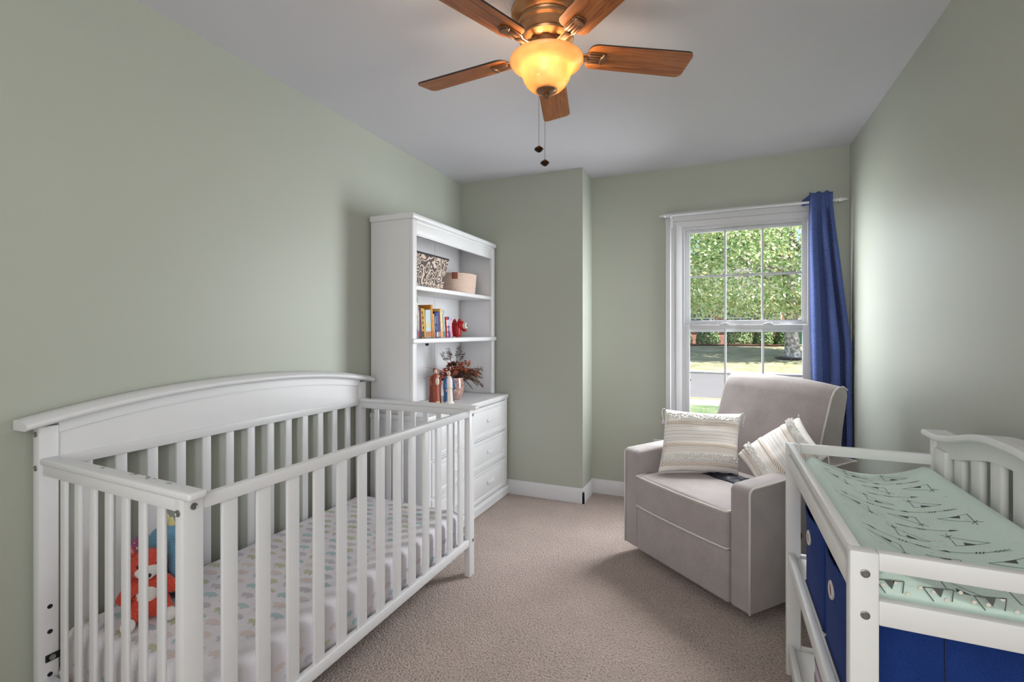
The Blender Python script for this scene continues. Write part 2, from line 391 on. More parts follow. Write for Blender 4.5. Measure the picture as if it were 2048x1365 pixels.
# ------------------------------------------------------------------ window
def window():
    w = thing('window_1', None, None, (0.15, YB, WZ0)); w['kind'] = 'structure'
    cx0, cx1, cz1 = -0.362, 0.660, 2.105
    ix0, ix1, iz1 = -0.236, 0.532, 1.985
    # casing: three stepped mouldings (left, right, head)
    def casing_leg(name, s):
        bm = B(); o = cx0 if s < 0 else cx1; i = ix0 if s < 0 else ix1
        pts = [(o, 0), (o, 0.026), (o - s * 0.030, 0.026), (o - s * 0.036, 0.020), (o - s * 0.066, 0.016), (o - s * 0.072, 0.020), (o - s * 0.104, 0.013), (o - s * 0.110, 0.0088), (i, 0.0088), (i, 0)]
        prism(bm, [(x, YB - d) for x, d in pts], 'z', 0.600, cz1)
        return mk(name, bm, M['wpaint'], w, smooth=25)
    casing_leg('casing', -1); casing_leg('casing', 1)
    bm = B(); o = cz1
    pts = [(o, 0), (o, 0.030), (o - 0.026, 0.030), (o - 0.034, 0.022), (o - 0.062, 0.017), (o - 0.068, 0.021), (o - 0.096, 0.014), (o - 0.102, 0.008), (iz1 - 0.004, 0.008), (iz1 - 0.004, 0)]
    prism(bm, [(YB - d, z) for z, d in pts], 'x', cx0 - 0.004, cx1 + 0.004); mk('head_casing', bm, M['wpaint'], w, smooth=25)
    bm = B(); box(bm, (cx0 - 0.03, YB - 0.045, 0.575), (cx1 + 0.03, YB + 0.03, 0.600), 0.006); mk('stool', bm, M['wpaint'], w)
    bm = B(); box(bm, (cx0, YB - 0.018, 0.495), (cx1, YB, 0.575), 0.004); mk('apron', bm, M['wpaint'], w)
    # jamb lining of the opening
    bm = B()
    box(bm, (WX0, YB + 0.001, WZ0), (ix0, YB + T, WZ1)); box(bm, (ix1, YB + 0.001, WZ0), (WX1, YB + T, WZ1))
    box(bm, (ix0, YB + 0.001, iz1), (ix1, YB + T, WZ1)); box(bm, (ix0, YB + 0.03, WZ0), (ix1, YB + T, WZ0 + 0.02))
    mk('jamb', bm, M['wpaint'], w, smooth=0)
    def sash(name, y, z0, z1, gz0, gz1, gx0, gx1):
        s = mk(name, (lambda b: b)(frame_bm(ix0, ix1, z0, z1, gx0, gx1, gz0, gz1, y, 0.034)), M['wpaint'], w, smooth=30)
        mw = 0.015
        xs = [gx0 + (gx1 - gx0) * k / 3 for k in range(4)]; zm = (gz0 + gz1) / 2; zs = [gz0, zm, gz1]
        for k in (1, 2):
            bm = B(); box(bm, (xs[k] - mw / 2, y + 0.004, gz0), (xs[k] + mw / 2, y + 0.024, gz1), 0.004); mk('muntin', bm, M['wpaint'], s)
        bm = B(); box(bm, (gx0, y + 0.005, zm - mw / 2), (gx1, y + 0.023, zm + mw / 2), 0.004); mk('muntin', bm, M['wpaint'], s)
        for i in range(3):
            for j in range(2):
                bm = B(); box(bm, (xs[i] + 0.004, y + 0.012, zs[j] + 0.004), (xs[i + 1] - 0.004, y + 0.016, zs[j + 1] - 0.004)); mk('pane', bm, M['glass'], s, smooth=0)
        return s
    def frame_bm(x0, x1, z0, z1, gx0, gx1, gz0, gz1, y, d):
        bm = B()
        box(bm, (x0, y, z0), (gx0, y + d, z1), 0.003); box(bm, (gx1, y, z0), (x1, y + d, z1), 0.003)
        box(bm, (gx0 - 0.001, y + 0.0005, gz1), (gx1 + 0.001, y + d, z1), 0.003); box(bm, (gx0 - 0.001, y + 0.0005, z0), (gx1 + 0.001, y + d, gz0), 0.003)
        return bm
    sash('upper_sash', YB + 0.038, 1.245, iz1, 1.328, 1.962, -0.200, 0.503)
    lo = sash('lower_sash', YB + 0.002, 0.600, 1.296, 0.640, 1.266, -0.200, 0.503)
    for x in (0.03, 0.30):
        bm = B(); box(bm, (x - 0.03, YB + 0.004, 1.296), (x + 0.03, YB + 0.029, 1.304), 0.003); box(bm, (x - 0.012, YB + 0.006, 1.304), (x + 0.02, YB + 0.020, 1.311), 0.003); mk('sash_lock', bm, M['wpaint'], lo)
window()

# ------------------------------------------------------------------ curtain and rod
def curtain():
    ry, rz = 3.60, 2.076
    r = thing('curtain_rod', 'slim white curtain rod with turned finials across the window head', 'curtain rod', (0.17, ry, rz))
    bm = B(); tube(bm, [(-0.335, ry, rz), (0.675, ry, rz + 0.004)], 0.008, 12); mk('pole', bm, M['trim'], r)
    for s, x in ((-1, -0.335), (1, 0.668)):
        bm = B(); lathe(bm, [(0, 0), (0.009, 0), (0.013, 0.004), (0.013, 0.010), (0.008, 0.014), (0.012, 0.022), (0.013, 0.030), (0.010, 0.040), (0.006, 0.050), (0.007, 0.056), (0.004, 0.066), (0, 0.070)], (x, ry, rz + (0.004 if s > 0 else 0)), 14, Vector((s, 0, 0)))
        mk('finial', bm, M['trim'], r)
    for x in (-0.325, 0.645):
        bm = B(); box(bm, (x - 0.008, ry - 0.012, rz - 0.012), (x + 0.008, YB - 0.025, rz - 0.005), 0.002); box(bm, (x - 0.010, YB - 0.034, rz - 0.075), (x + 0.010, YB - 0.026, rz + 0.012), 0.002)
        mk('bracket', bm, M['trim'], r)
    c = thing('curtain', 'blue ribbed curtain panel bunched at the right end of the rod', 'curtain', (0.62, ry, 0.05))
    nf = 2.5
    def fn(u, v):
        z = 0.03 + (2.135 - 0.03) * v
        tt = min(1, max(0, (2.05 - z) / 2.0))
        xl = 0.522 + 0.012 * tt + 0.02 * tt ** 2; xr = 0.648 + 0.085 * min(1, tt * 2.2) + 0.020 * tt
        ph = 2 * PI * nf * u + 0.5 * math.sin(2.2 * v + 6 * u)
        amp = (0.019 + 0.030 * min(1, tt * 3)) * (0.75 + 0.25 * math.sin(9 * u + 1))
        if v > 0.955: amp *= 0.8 + 3 * (v - 0.955)
        x = xl + (xr - xl) * u + 0.010 * math.sin(2 * ph) * (0.4 + tt)
        y = ry + amp * math.cos(ph) + 0.004 * math.sin(23 * v + 5 * u)
        y -= .012 * min(1, max(0, (z - 1.9) / .12)) 
        if z > 2.02: y = min(y, ry - .0115 - .25 * max(0, y - ry))
        y = min(y, YB - 0.022) if z > 0.5 else y
        return Vector((min(x, XR - 0.012), y, z + (0.006 * math.cos(ph) if v > 0.99 else 0)))
    bm = B(); surf(bm, fn, 150, 70); mk('drape', bm, M['curtain'], c, smooth=180, solid=0.002)
    # wide rod pocket flap seen behind the pole, left of the bunched panel
    bm = B(); surf(bm, lambda u, v: Vector((0.488 + 0.045 * u, ry + 0.012 + 0.004 * math.sin(5 * u), 2.062 + (0.036 + 0.034 * u) * v)), 8, 4); mk('rod_pocket', bm, M['curtain'], c, smooth=180, solid=0.003)
curtain()

# ------------------------------------------------------------------ outlet behind the armchair
o = thing('wall_outlet', 'white electrical outlet plate low on the green wall behind the armchair', 'outlet', (-0.416, YB, 0.40))
bm = B(); box(bm, (-0.451, YB - 0.006, 0.345), (-0.381, YB, 0.455), 0.003); p = mk('cover_plate', bm, M['trim'], o)
for dz in (-0.022, 0.022):
    bm = B(); box(bm, (-0.432, YB - 0.0085, 0.40 + dz - 0.015), (-0.400, YB - 0.005, 0.40 + dz + 0.015), 0.004); mk('socket', bm, M['trim'], p)

# ================================================================== CRIB
def bolt(bm, c, axis, r=0.0075):
    lathe(bm, [(0, 0.003), (r * 0.4, 0.003), (r * 0.45, 0.0015), (r * 0.75, 0.0015), (r * 0.85, 0.0025), (r, 0.0022), (r * 1.05, 0), (r * 1.05, -0.004)], c, 16, Vector(axis))

def crib():
    w = M['white']
    c = thing('crib', 'white slatted crib with arched solid headboard against the left wall', 'crib', (-1.52, 1.48, 0))
    XB0, XB1, XF = -1.903, -1.868, -1.165
    Y0, Y1 = 0.762, 2.212                # outer faces of headboard posts
    # headboard posts
    for y0, y1 in ((Y0, Y0 + 0.048), (2.163, 2.211)):
        bm = B(); zt = 0.962
        box(bm, (XB0, y0, 0), (XB1, y1, zt), 0.003); mk('headboard_post', bm, w, c)
    yc = 1.487
    def arch(y, zend, zmid): 
        t = (y - yc) / 0.757
        return zend + (zmid - zend) * (1 - abs(t) ** 2.2)
    n = 28
    ys = [0.722 + (2.252 - 0.722) * i / n for i in range(n + 1)]
    bm = B()      # cap moulding
    prof = [(-1.914, -0.020), (-1.846, -0.020), (-1.838, -0.014), (-1.836, -0.006), (-1.840, 0.0), (-1.850, 0.003), (-1.858, 0.010), (-1.900, 0.012), (-1.914, 0.008)]
    rings = [[bm.verts.new((px, y, arch(y, 0.980, 1.048) + pz)) for px, pz in prof] for y in ys]
    fs = []
    for a, b in zip(rings, rings[1:]):
        for k in range(len(prof)): fs.append(bm.faces.new((a[k], a[(k + 1) % len(prof)], b[(k + 1) % len(prof)], b[k])))
    fs.append(bm.faces.new(rings[0])); fs.append(bm.faces.new(rings[-1])); bmesh.ops.recalc_face_normals(bm, faces=fs)
    mk('headboard_cap', bm, w, c, smooth=50)
    ya, yb = Y0 + 0.048, 2.163
    yy = [ya + (yb - ya) * i / n for i in range(n + 1)]
    bm = B()      # arched top rail
    top = [(y, arch(y, 0.980, 1.048) - 0.020) for y in yy]; bot = [(y, arch(y, 0.925, 0.992)) for y in yy]
    prism(bm, top + list(reversed(bot)), 'x', XB0, XB1 - 0.001); mk('arched_rail', bm, w, c, smooth=30)
    bm = B(); prism(bm, [(y, arch(y, 0.925, 0.992) + 0.004) for y in yy] + [(yb, 0.855), (ya, 0.855)], 'x', XB0 + 0.006, XB1 - 0.009); mk('headboard_panel', bm, w, c, smooth=30)
    bm = B(); box(bm, (XB0, ya, 0.832), (XB1 - 0.001, yb, 0.866), 0.003); mk('headboard_rail', bm, w, c)
    bm = B(); box(bm, (XB0 + 0.002, ya, 0.150), (XB1 - 0.002, yb, 0.200), 0.003); mk('back_bottom_rail', bm, w, c)
    k = 0; y = 0.868
    while y < 2.13:
        bm = B(); box(bm, (XB0 + 0.012, y, 0.19), (XB1 - 0.010, y + 0.035, 0.834), 0.003); mk('back_slat', bm, w, c); y += 0.0995
    # front posts
    for y0, y1, zt in ((0.738, 0.788, 0.850), (2.158, 2.208, 0.850)):
        bm = B(); box(bm, (-1.196, y0, 0), (XF, y1, zt), 0.003); mk('front_post', bm, w, c)
    # front side
    bm = B(); box(bm, (-1.192, 0.787, 0.812), (-1.168, 2.159, 0.846), 0.003); mk('front_rail', bm, w, c)
    bm = B(); box(bm, (-1.194, 0.787, 0.155), (-1.168, 2.159, 0.192), 0.003); mk('front_bottom_rail', bm, w, c)
    ya0, st = 0.844, 0.1020
    for i in range(13):
        y = ya0 + st * i
        bm = B(); box(bm, (-1.186, y, 0.188), (-1.174, y + 0.043, 0.816), 0.003); mk('front_slat', bm, w, c)
    # ends
    for yo, yi, nm in ((0.760, 0.808, 'near'), (2.158, 2.206, 'far')):
        ym = (yo + yi) / 2; sk = -0.030 if nm == 'near' else 0.0
        def part(name, lo, hi, r=.003, seg=2):
            bm = B(); box(bm, lo, hi, r, seg)
            for v in bm.verts: v.co.y += sk * (v.co.x + 1.869) / .72
            mk(name, bm, w, c)
        part('end_cap_rail', (-1.868, ym - .022, 0.849), (-1.134, ym + .024, 0.869), 0.007, 3)
        part('end_rail', (-1.868, ym - 0.014, 0.816), (-1.197, ym + 0.014, 0.8495))
        part('end_bottom_rail', (-1.868, ym - 0.014, 0.150), (-1.197, ym + 0.014, 0.200))
        for i in range(7):
            x = -1.784 + 0.0813 * i
            part('end_slat', (x, ym - 0.0055, 0.195), (x + 0.031, ym + 0.0055, 0.820), 0.0045, 3)
    # bolts
    for cpos, ax in (((XF, 0.763, 0.828), (1, 0, 0)), ((-1.184, 0.738, 0.816), (0, -1, 0)), ((XF, 2.192, 0.822), (1, 0, 0)), ((XF, 2.192, 0.178), (1, 0, 0)), ((-1.886, Y0, 0.940), (0, -1, 0)), ((-1.886, Y0, 0.838), (0, -1, 0)), ((XF, 0.763, 0.178), (1, 0, 0))):
        bm = B(); bolt(bm, cpos, ax, 0.0085); mk('bolt', bm, M['nickel'], c)
    for z in (0.414, 0.338, 0.208):
        bm = B(); lathe(bm, [(0, 0.0008), (0.005, 0.0008), (0.0065, 0.0012), (0.0068, 0)], (XB1, 0.788, z), 14, Vector((1, 0, 0))); mk('mounting_hole', bm, M['black'], c)
    bm = B(); box(bm, (XB1, 0.776, 0.248), (XB1 + 0.004, 0.830, 0.270), 0.003); br = mk('mattress_bracket', bm, M['black'], c)
    bm = B(); bolt(bm, (XB1 + 0.004, 0.792, 0.259), (1, 0, 0), 0.008); mk('bracket_bolt', bm, M['nickel'], br)
    bm = B()      # spring support below the mattress
    for i in range(12):
        y = 0.86 + 0.112 * i; box(bm, (-1.84, y, 0.148), (-1.22, y + 0.03, 0.155))
    box(bm, (-1.855, 0.82, 0.144), (-1.835, 2.13, 0.157)); box(bm, (-1.225, 0.82, 0.144), (-1.205, 2.13, 0.157))
    mk('mattress_support', bm, M['dark'], c)
    # chipped paint on the near and far cap rails
    rnd = random.Random(4)
    bm = B()
    def chip(x, y, z, s):
        n = 7; poly3(bm, [(x + s * rnd.uniform(.5, 1) * math.cos(2 * PI * k / n), y + s * .5 * rnd.uniform(.4, 1) * math.sin(2 * PI * k / n), z) for k in range(n)])
    for x in (-1.44, -1.43, -1.37, -1.36, -1.34, -1.27, -1.26, -1.58): chip(x, 0.784 + .024 - .012 - .030 * (x + 1.869) / .72 + rnd.uniform(-.004, .004), 0.8694, rnd.uniform(.006, .012))
    for x in (-1.55, -1.54, -1.50): chip(x, 2.17 + rnd.uniform(-.006, .006), 0.8694, rnd.uniform(.006, .011))
    mk('paint_chips', bm, simple('bare_wood_chip', srgb(150, 148, 146), 0.7), c, smooth=0, kind='stuff')
crib()

# ------------------------------------------------------------------ mattress with printed sheet
def mattress():
    x0, x1, y0, y1, z0, z1 = -1.858, -1.204, 0.805, 2.150, 0.158, 0.343
    m = thing('crib_mattress', 'crib mattress in white fitted sheet printed with small pastel animals', 'mattress', (-1.53, 1.48, z0))
    bm = B(); box(bm, (x0, y0, z0), (x1, y1, z1), 0.042, 6)
    mat = M['sheet']
    mk('fitted_sheet', bm, mat, m, smooth=60)
    body = [(-.024, -.004), (-.019, .007), (-.008, .012), (.006, .012), (.013, .008), (.019, .010), (.025, .004), (.022, -.002), (.014, -.002), (.013, -.011), (.006, -.011), (.005, -.005), (-.006, -.005), (-.007, -.012), (-.014, -.012), (-.015, -.004)]
    cols = [srgb(204, 206, 178), srgb(186, 208, 212), srgb(206, 200, 208), srgb(228, 212, 208)]
    mats = [simple('sheet_print_%d' % i, cc, 0.9, 0.1) for i, cc in enumerate(cols)]
    bm = B(); rnd = random.Random(3)
    def put(f, u, v, flip, s, mi):
        fc = bm.faces.new([bm.verts.new(f(u + s * px * flip, v + s * py)) for px, py in body]); fc.material_index = mi
    i = 0; y = y0 + 0.055
    while y < y1 - 0.05:
        x = x0 + 0.06 + (0.038 if i % 2 else 0); j = 0
        while x < x1 - 0.06:
            put(lambda a, b: Vector((a, b, z1 + 0.0008)), x + rnd.uniform(-.004, .004), y + rnd.uniform(-.004, .004), 1 if i % 2 else -1, 1.2, (i + 2 * j) % 4 if rnd.random() < .8 else rnd.randrange(4))
            x += 0.077; j += 1
        y += 0.050; i += 1
    for k in range(int((y1 - y0 - .1) / 0.072)):
        for r_ in range(2):
            put(lambda a, b: Vector((x1 + 0.0008, a, b)), y0 + 0.06 + 0.072 * k + 0.036 * r_, z0 + 0.05 + 0.04 * r_, -1 if r_ else 1, 0.9, rnd.randrange(4))
    for k in range(8):
        for r_ in range(2):
            put(lambda a, b: Vector((a, y0 - 0.0008, b)), x0 + 0.07 + 0.074 * k + 0.03 * r_, z0 + 0.05 + 0.04 * r_, -1 if r_ else 1, 0.9, rnd.randrange(4))
    mk('sheet_print', bm, mats, m, smooth=0, kind='stuff')
mattress()

# ================================================================== plush toys in the crib
def plush(bm, parts):
    for p in parts: ball(bm, *p)
def toys():
    ZM = 0.3436
    red = fabric('red_plush', srgb(196, 60, 44), srgb(226, 98, 78), scale=160, bump=0.9); wht = fabric('white_plush', srgb(226, 220, 214), srgb(244, 240, 236), scale=160, bump=0.7)
    pink = fabric('pink_plush', srgb(226, 140, 150), srgb(240, 176, 182), scale=200)
    blue = fabric('blue_plush', srgb(92, 142, 172), srgb(130, 176, 200), scale=200, bump=0.6); bl2 = fabric('dark_blue_plush', srgb(50, 96, 150), srgb(74, 124, 172), scale=200)
    yel = fabric('cream_yellow_plush', srgb(222, 210, 140), srgb(240, 230, 176), scale=160, bump=0.8); purp = fabric('purple_plush', srgb(150, 70, 120), srgb(184, 104, 150), scale=200)
    org = fabric('orange_plush', srgb(220, 110, 30), srgb(240, 150, 60), scale=60); grn = fabric('green_plush', srgb(30, 130, 80), srgb(80, 180, 90), scale=160)
    def skin(name, verts, edges, radii, mat, root, sub=2):
        me = bpy.data.meshes.new(name); me.from_pydata(verts, edges, []); me.materials.append(mat)
        o = bpy.data.objects.new(name, me); COL.objects.link(o); o.parent = root
        s = o.modifiers.new('skin', 'SKIN'); s.use_smooth_shade = True
        sv = me.skin_vertices[0].data
        for i, r in enumerate(radii): sv[i].radius = r if isinstance(r, tuple) else (r, r)
        sv[0].use_root = True
        m = o.modifiers.new('smooth', 'SUBSURF'); m.levels = sub; m.render_levels = sub
        return o
    # fox: local x = facing direction
    f = thing('plush_fox', 'red plush fox with white muzzle and belly sitting on the crib mattress', 'plush toy', (-1.690, 0.955, ZM), math.radians(-25))
    V = [(0, 0, .05), (0, 0, .10), (0, 0, .135), (.02, 0, .165), (.035, .045, .105), (.055, .075, .075), (.035, -.045, .105), (.06, -.07, .075), (.04, .04, .028), (.085, .05, .024), (.04, -.04, .028), (.085, -.05, .024)]
    E = [(0, 1), (1, 2), (2, 3), (1, 4), (4, 5), (1, 6), (6, 7), (0, 8), (8, 9), (0, 10), (10, 11)]
    skin('body', V, E, [.05, .042, .028, .03, .022, .02, .022, .02, .026, .022, .026, .022], red, f)
    bm = B(); ball(bm, (.02, 0, .170), .046, .052, .044); mk('head', bm, red, f, world=False, smooth=180)
    bm = B(); ball(bm, (.052, 0, .158), .028, .034, .022); ball(bm, (.075, 0, .152), .014, .014, .012); mk('muzzle', bm, wht, f, world=False, smooth=180)
    bm = B(); ball(bm, (.089, 0, .156), .006); mk('nose', bm, M['black'], f, world=False, smooth=180)
    for s in (-1, 1):
        bm = B(); ball(bm, (.058, s * .024, .178), .0055, sub=2); mk('eye', bm, M['black'], f, world=False, smooth=180)
        bm = B(); lathe(bm, [(0, .052), (.008, .040), (.016, .020), (.018, 0), (0, -.006)], (.012, s * .034, .202), 12, Vector((0, s * .35, 1)), sy=.5); e = mk('ear', bm, red, f, world=False, smooth=180)
        bm = B(); lathe(bm, [(0, .034), (.006, .026), (.010, .012), (0, 0)], (.021, s * .035, .206), 10, Vector((0.1, s * .35, 1)), sy=.4); mk('inner_ear', bm, pink, e, world=False, smooth=180)
        bm = B(); ball(bm, (.098, s * .052, .024), .020, .019, .020); mk('paw', bm, wht, f, world=False, smooth=180)
    bm = B(); ball(bm, (.036, 0, .080), .020, .030, .036); mk('belly', bm, wht, f, world=False, smooth=180)
    bm = B(); ball(bm, (-.02, .075, .060), .040, .026, .024, rot=Matrix.Rotation(.9, 3, 'Z')); t = mk('tail', bm, red, f, world=False, smooth=180)
    bm = B(); ball(bm, (.012, .105, .066), .026, .022, .022); mk('tail_tip', bm, wht, t, world=False, smooth=180)
    # blue elephant
    e = thing('plush_elephant', 'blue plush elephant with yellow tuft, rainbow collar and bright ears behind the fox', 'plush toy', (-1.765, 1.062, ZM), math.radians(-20))
    V = [(0, 0, .06), (0, 0, .11), (.03, .05, .09), (.06, .075, .06), (.03, -.05, .09), (.06, -.075, .06), (.04, .04, .03), (.09, .055, .028), (.04, -.04, .03), (.09, -.055, .028)]
    E = [(0, 1), (1, 2), (2, 3), (1, 4), (4, 5), (0, 6), (6, 7), (0, 8), (8, 9)]
    skin('body', V, E, [.058, .045, .024, .022, .024, .022, .03, .026, .03, .026], bl2, e)
    bm = B(); ball(bm, (.012, 0, .185), .052, .058, .055); mk('head', bm, blue, e, world=False, smooth=180)
    bm = B(); tube(bm, [(.05, 0, .18), (.085, 0, .165), (.10, 0, .135), (.105, 0, .105), (.12, 0, .09)], [.024, .020, .016, .013, .012], 12); mk('trunk', bm, blue, e, world=False, smooth=180)
    for i, mm in enumerate((org, red, yel)):
        bm = B(); tube(bm, [(.040 * math.cos(a) + .004, .040 * math.sin(a), .120 + .009 * i) for a in [2 * PI * k / 20 for k in range(20)]], .007, 8, closed=True); mk('collar', bm, mm, e, world=False, smooth=180)
    bm = B()
    for dx, dy, h in ((0, 0, .045), (.014, .010, .034), (-.012, -.012, .036), (.01, -.014, .03)): lathe(bm, [(0, h), (.007, h * .7), (.011, h * .3), (.012, 0), (0, -.006)], (.005 + dx, dy, .233), 10)
    mk('hair_tuft', bm, yel, e, world=False, smooth=180)
    for s, mm in ((-1, purp), (1, org)):
        bm = B(); ball(bm, (-.004, s * .068, .195 + (.015 if s > 0 else -.02)), .012, .034, .044); ear = mk('ear', bm, mm, e, world=False, smooth=180, label='orange ear' if s > 0 else 'purple ear')
        bm = B()
        rnd = random.Random(2)
        for k in range(14):
            a = rnd.uniform(0, 2 * PI); q = rnd.uniform(.2, .8)
            ball(bm, (-.004 + .0125 * math.sqrt(1 - q * q * .9), s * .068 + .040 * q * math.cos(a), .195 + (.015 if s > 0 else -.02) + .05 * q * math.sin(a)), .003, sub=1)
        mk('ear_dots', bm, yel, ear, world=False, smooth=180)
        bm = B(); ball(bm, (.060, s * .022, .200), .005, sub=2); mk('eye', bm, M['black'], e, world=False, smooth=180)
    bm = B()
    for k in range(5): ball(bm, (.062 + .010 * math.cos(k * 1.3), .052 + .012 * math.sin(k * 1.3), .075 + .012 * k), .012, .010, .012, sub=2)
    mk('leaf_ring', bm, grn, e, world=False, smooth=180)
toys()

# ================================================================== DRESSER AND HUTCH
def dresser():
    w = M['white']
    x0, x1, y0, y1, zt = XL + 0.016, -1.505, 2.292, 3.398, 0.768
    d = thing('dresser', 'white three-drawer dresser between crib and green corner wall', 'dresser', ((x0 + x1) / 2, (y0 + y1) / 2, 0))
    bm = B(); box(bm, (x0, y0, 0.02), (x1 - 0.016, y0 + 0.022, zt - 0.03), 0.002); mk('side_panel', bm, w, d)
    bm = B(); box(bm, (x0, y1 - 0.022, 0.02), (x1 - 0.016, y1, zt - 0.03), 0.002); mk('side_panel', bm, w, d)
    bm = B(); box(bm, (x0, y0 + 0.022, 0.06), (x0 + 0.008, y1 - 0.022, zt - 0.03)); mk('back_panel', bm, w, d)
    bm = B(); box(bm, (x0, y0 - 0.008, zt - 0.031), (x1 + 0.008, y1 + 0.008, zt), 0.007, 3); mk('top', bm, w, d)
    for ya, yb in ((y0, y0 + 0.040), (y1 - 0.040, y1)):
        bm = B(); box(bm, (x1 - 0.020, ya, 0.0), (x1, yb, zt - 0.03), 0.004); mk('face_stile', bm, w, d)
    bm = B()
    for z in (0.732, 0.503, 0.291): box(bm, (x1 - 0.02, y0 + 0.04, z - 0.004), (x1 - 0.004, y1 - 0.04, z + 0.006), 0.001)
    mk('drawer_divider', bm, w, d)
    bm = B(); prism(bm, [(x1 - 0.03, 0.004), (x1 + 0.010, 0.004), (x1 + 0.010, 0.050), (x1 + 0.004, 0.062), (x1 - 0.004, 0.070), (x1 - 0.03, 0.070)], 'y', y0 - 0.008, y1 + 0.006); mk('plinth', bm, w, d, smooth=25)
    for za, zb in ((0.513, 0.724), (0.301, 0.496), (0.078, 0.285)):
        ya, yb = y0 + 0.044, y1 - 0.044
        bm = B()
        # raised frame with a recessed bevelled field
        def ring(i, x): return [bm.verts.new((x, ya + i, za + i)), bm.verts.new((x, yb - i, za + i)), bm.verts.new((x, yb - i, zb - i)), bm.verts.new((x, ya + i, zb - i))]
        R = [ring(0, x1 - 0.018), ring(0, x1 - 0.001), ring(0.003, x1 + 0.002), ring(0.022, x1 + 0.002), ring(0.027, x1 - 0.004), ring(0.034, x1 - 0.005), ring(0.052, x1 + 0.001)]
        fs = []
        for a, b in zip(R, R[1:]):
            for k in range(4): fs.append(bm.faces.new((a[k], a[(k + 1) % 4], b[(k + 1) % 4], b[k])))
        fs.append(bm.faces.new(R[-1])); fs.append(bm.faces.new(list(reversed(R[0])))); bmesh.ops.recalc_face_normals(bm, faces=fs)
        f = mk('drawer', bm, w, d, smooth=20)
        for yh in (2.595, 3.095):
            zc = (za + zb) / 2
            bm = B(); box(bm, (x1 + 0.001, yh - 0.052, zc - 0.010), (x1 + 0.010, yh + 0.052, zc + 0.012), 0.003, 2)
            box(bm, (x1 + 0.008, yh - 0.050, zc - 0.006), (x1 + 0.018, yh + 0.050, zc + 0.000), 0.002); mk('handle', bm, w, f)
dresser()

def hutch():
    w = M['white']
    x0, x1, y0, y1, z0, zt = XL + 0.016, -1.610, 2.300, 3.390, 0.769, 1.930
    h = thing('hutch', 'tall white open shelf hutch standing on the dresser', 'bookcase', ((x0 + x1) / 2, (y0 + y1) / 2, z0))
    for ya, yb in ((y0, y0 + 0.022), (y1 - 0.022, y1)):
        bm = B(); box(bm, (x0, ya, z0), (x1 - 0.018, yb, zt - 0.034), 0.001); mk('side_panel', bm, w, h)
    for ya, yb in ((y0 - 0.003, y0 + 0.045), (y1 - 0.045, y1 + 0.003)):
        bm = B(); box(bm, (x1 - 0.026, ya, z0), (x1 + 0.002, yb, zt - 0.034), 0.010, 4); mk('front_stile', bm, w, h)
    bm = B(); prism(bm, [(x0, zt - 0.034), (x1 + 0.004, zt - 0.034), (x1 + 0.012, zt - 0.028), (x1 + 0.014, zt - 0.016), (x1 + 0.010, zt - 0.004), (x1 + 0.002, zt), (x0, zt)], 'y', y0 - 0.012, y1 + 0.008, 0.004, 2); mk('top', bm, w, h, smooth=30)
    bm = B(); box(bm, (x1 - 0.020, y0 + 0.044, 1.806), (x1 - 0.004, y1 - 0.044, zt - 0.034), 0.001)
    box(bm, (x1 - 0.006, y0 + 0.044, 1.806), (x1, y1 - 0.044, 1.818), 0.003); box(bm, (x1 - 0.006, y0 + 0.044, zt - 0.05), (x1, y1 - 0.044, zt - 0.034), 0.003)
    mk('header', bm, w, h)
    bm = B(); box(bm, (x0, y0 + 0.022, z0), (x0 + 0.006, 2.985, zt - 0.034)); mk('back_panel', bm, w, h, smooth=0)
    bm = B(); box(bm, (x0, 2.988, z0), (x0 + 0.006, y1 - 0.022, zt - 0.034)); mk('back_panel', bm, w, h, smooth=0)
    bm = B(); box(bm, (x0 + 0.007, y0 + 0.022, 1.492), (x1 - 0.004, y1 - 0.022, 1.517), 0.003); mk('shelf', bm, w, h)
    bm = B(); box(bm, (x0 + 0.007, y0 + 0.022, 1.180), (x1 - 0.004, y1 - 0.022, 1.206), 0.003)
    box(bm, (x1 - 0.012, y0 - 0.012, 1.178), (x1 + 0.014, y1 + 0.010, 1.208), 0.009, 4); mk('shelf', bm, w, h)
    bm = B(); ball(bm, (x1 - 0.02, 2.478, 1.172), .012, sub=2); mk('cable_knob', bm, M['black'], h, label='small black knob under shelf')
hutch()

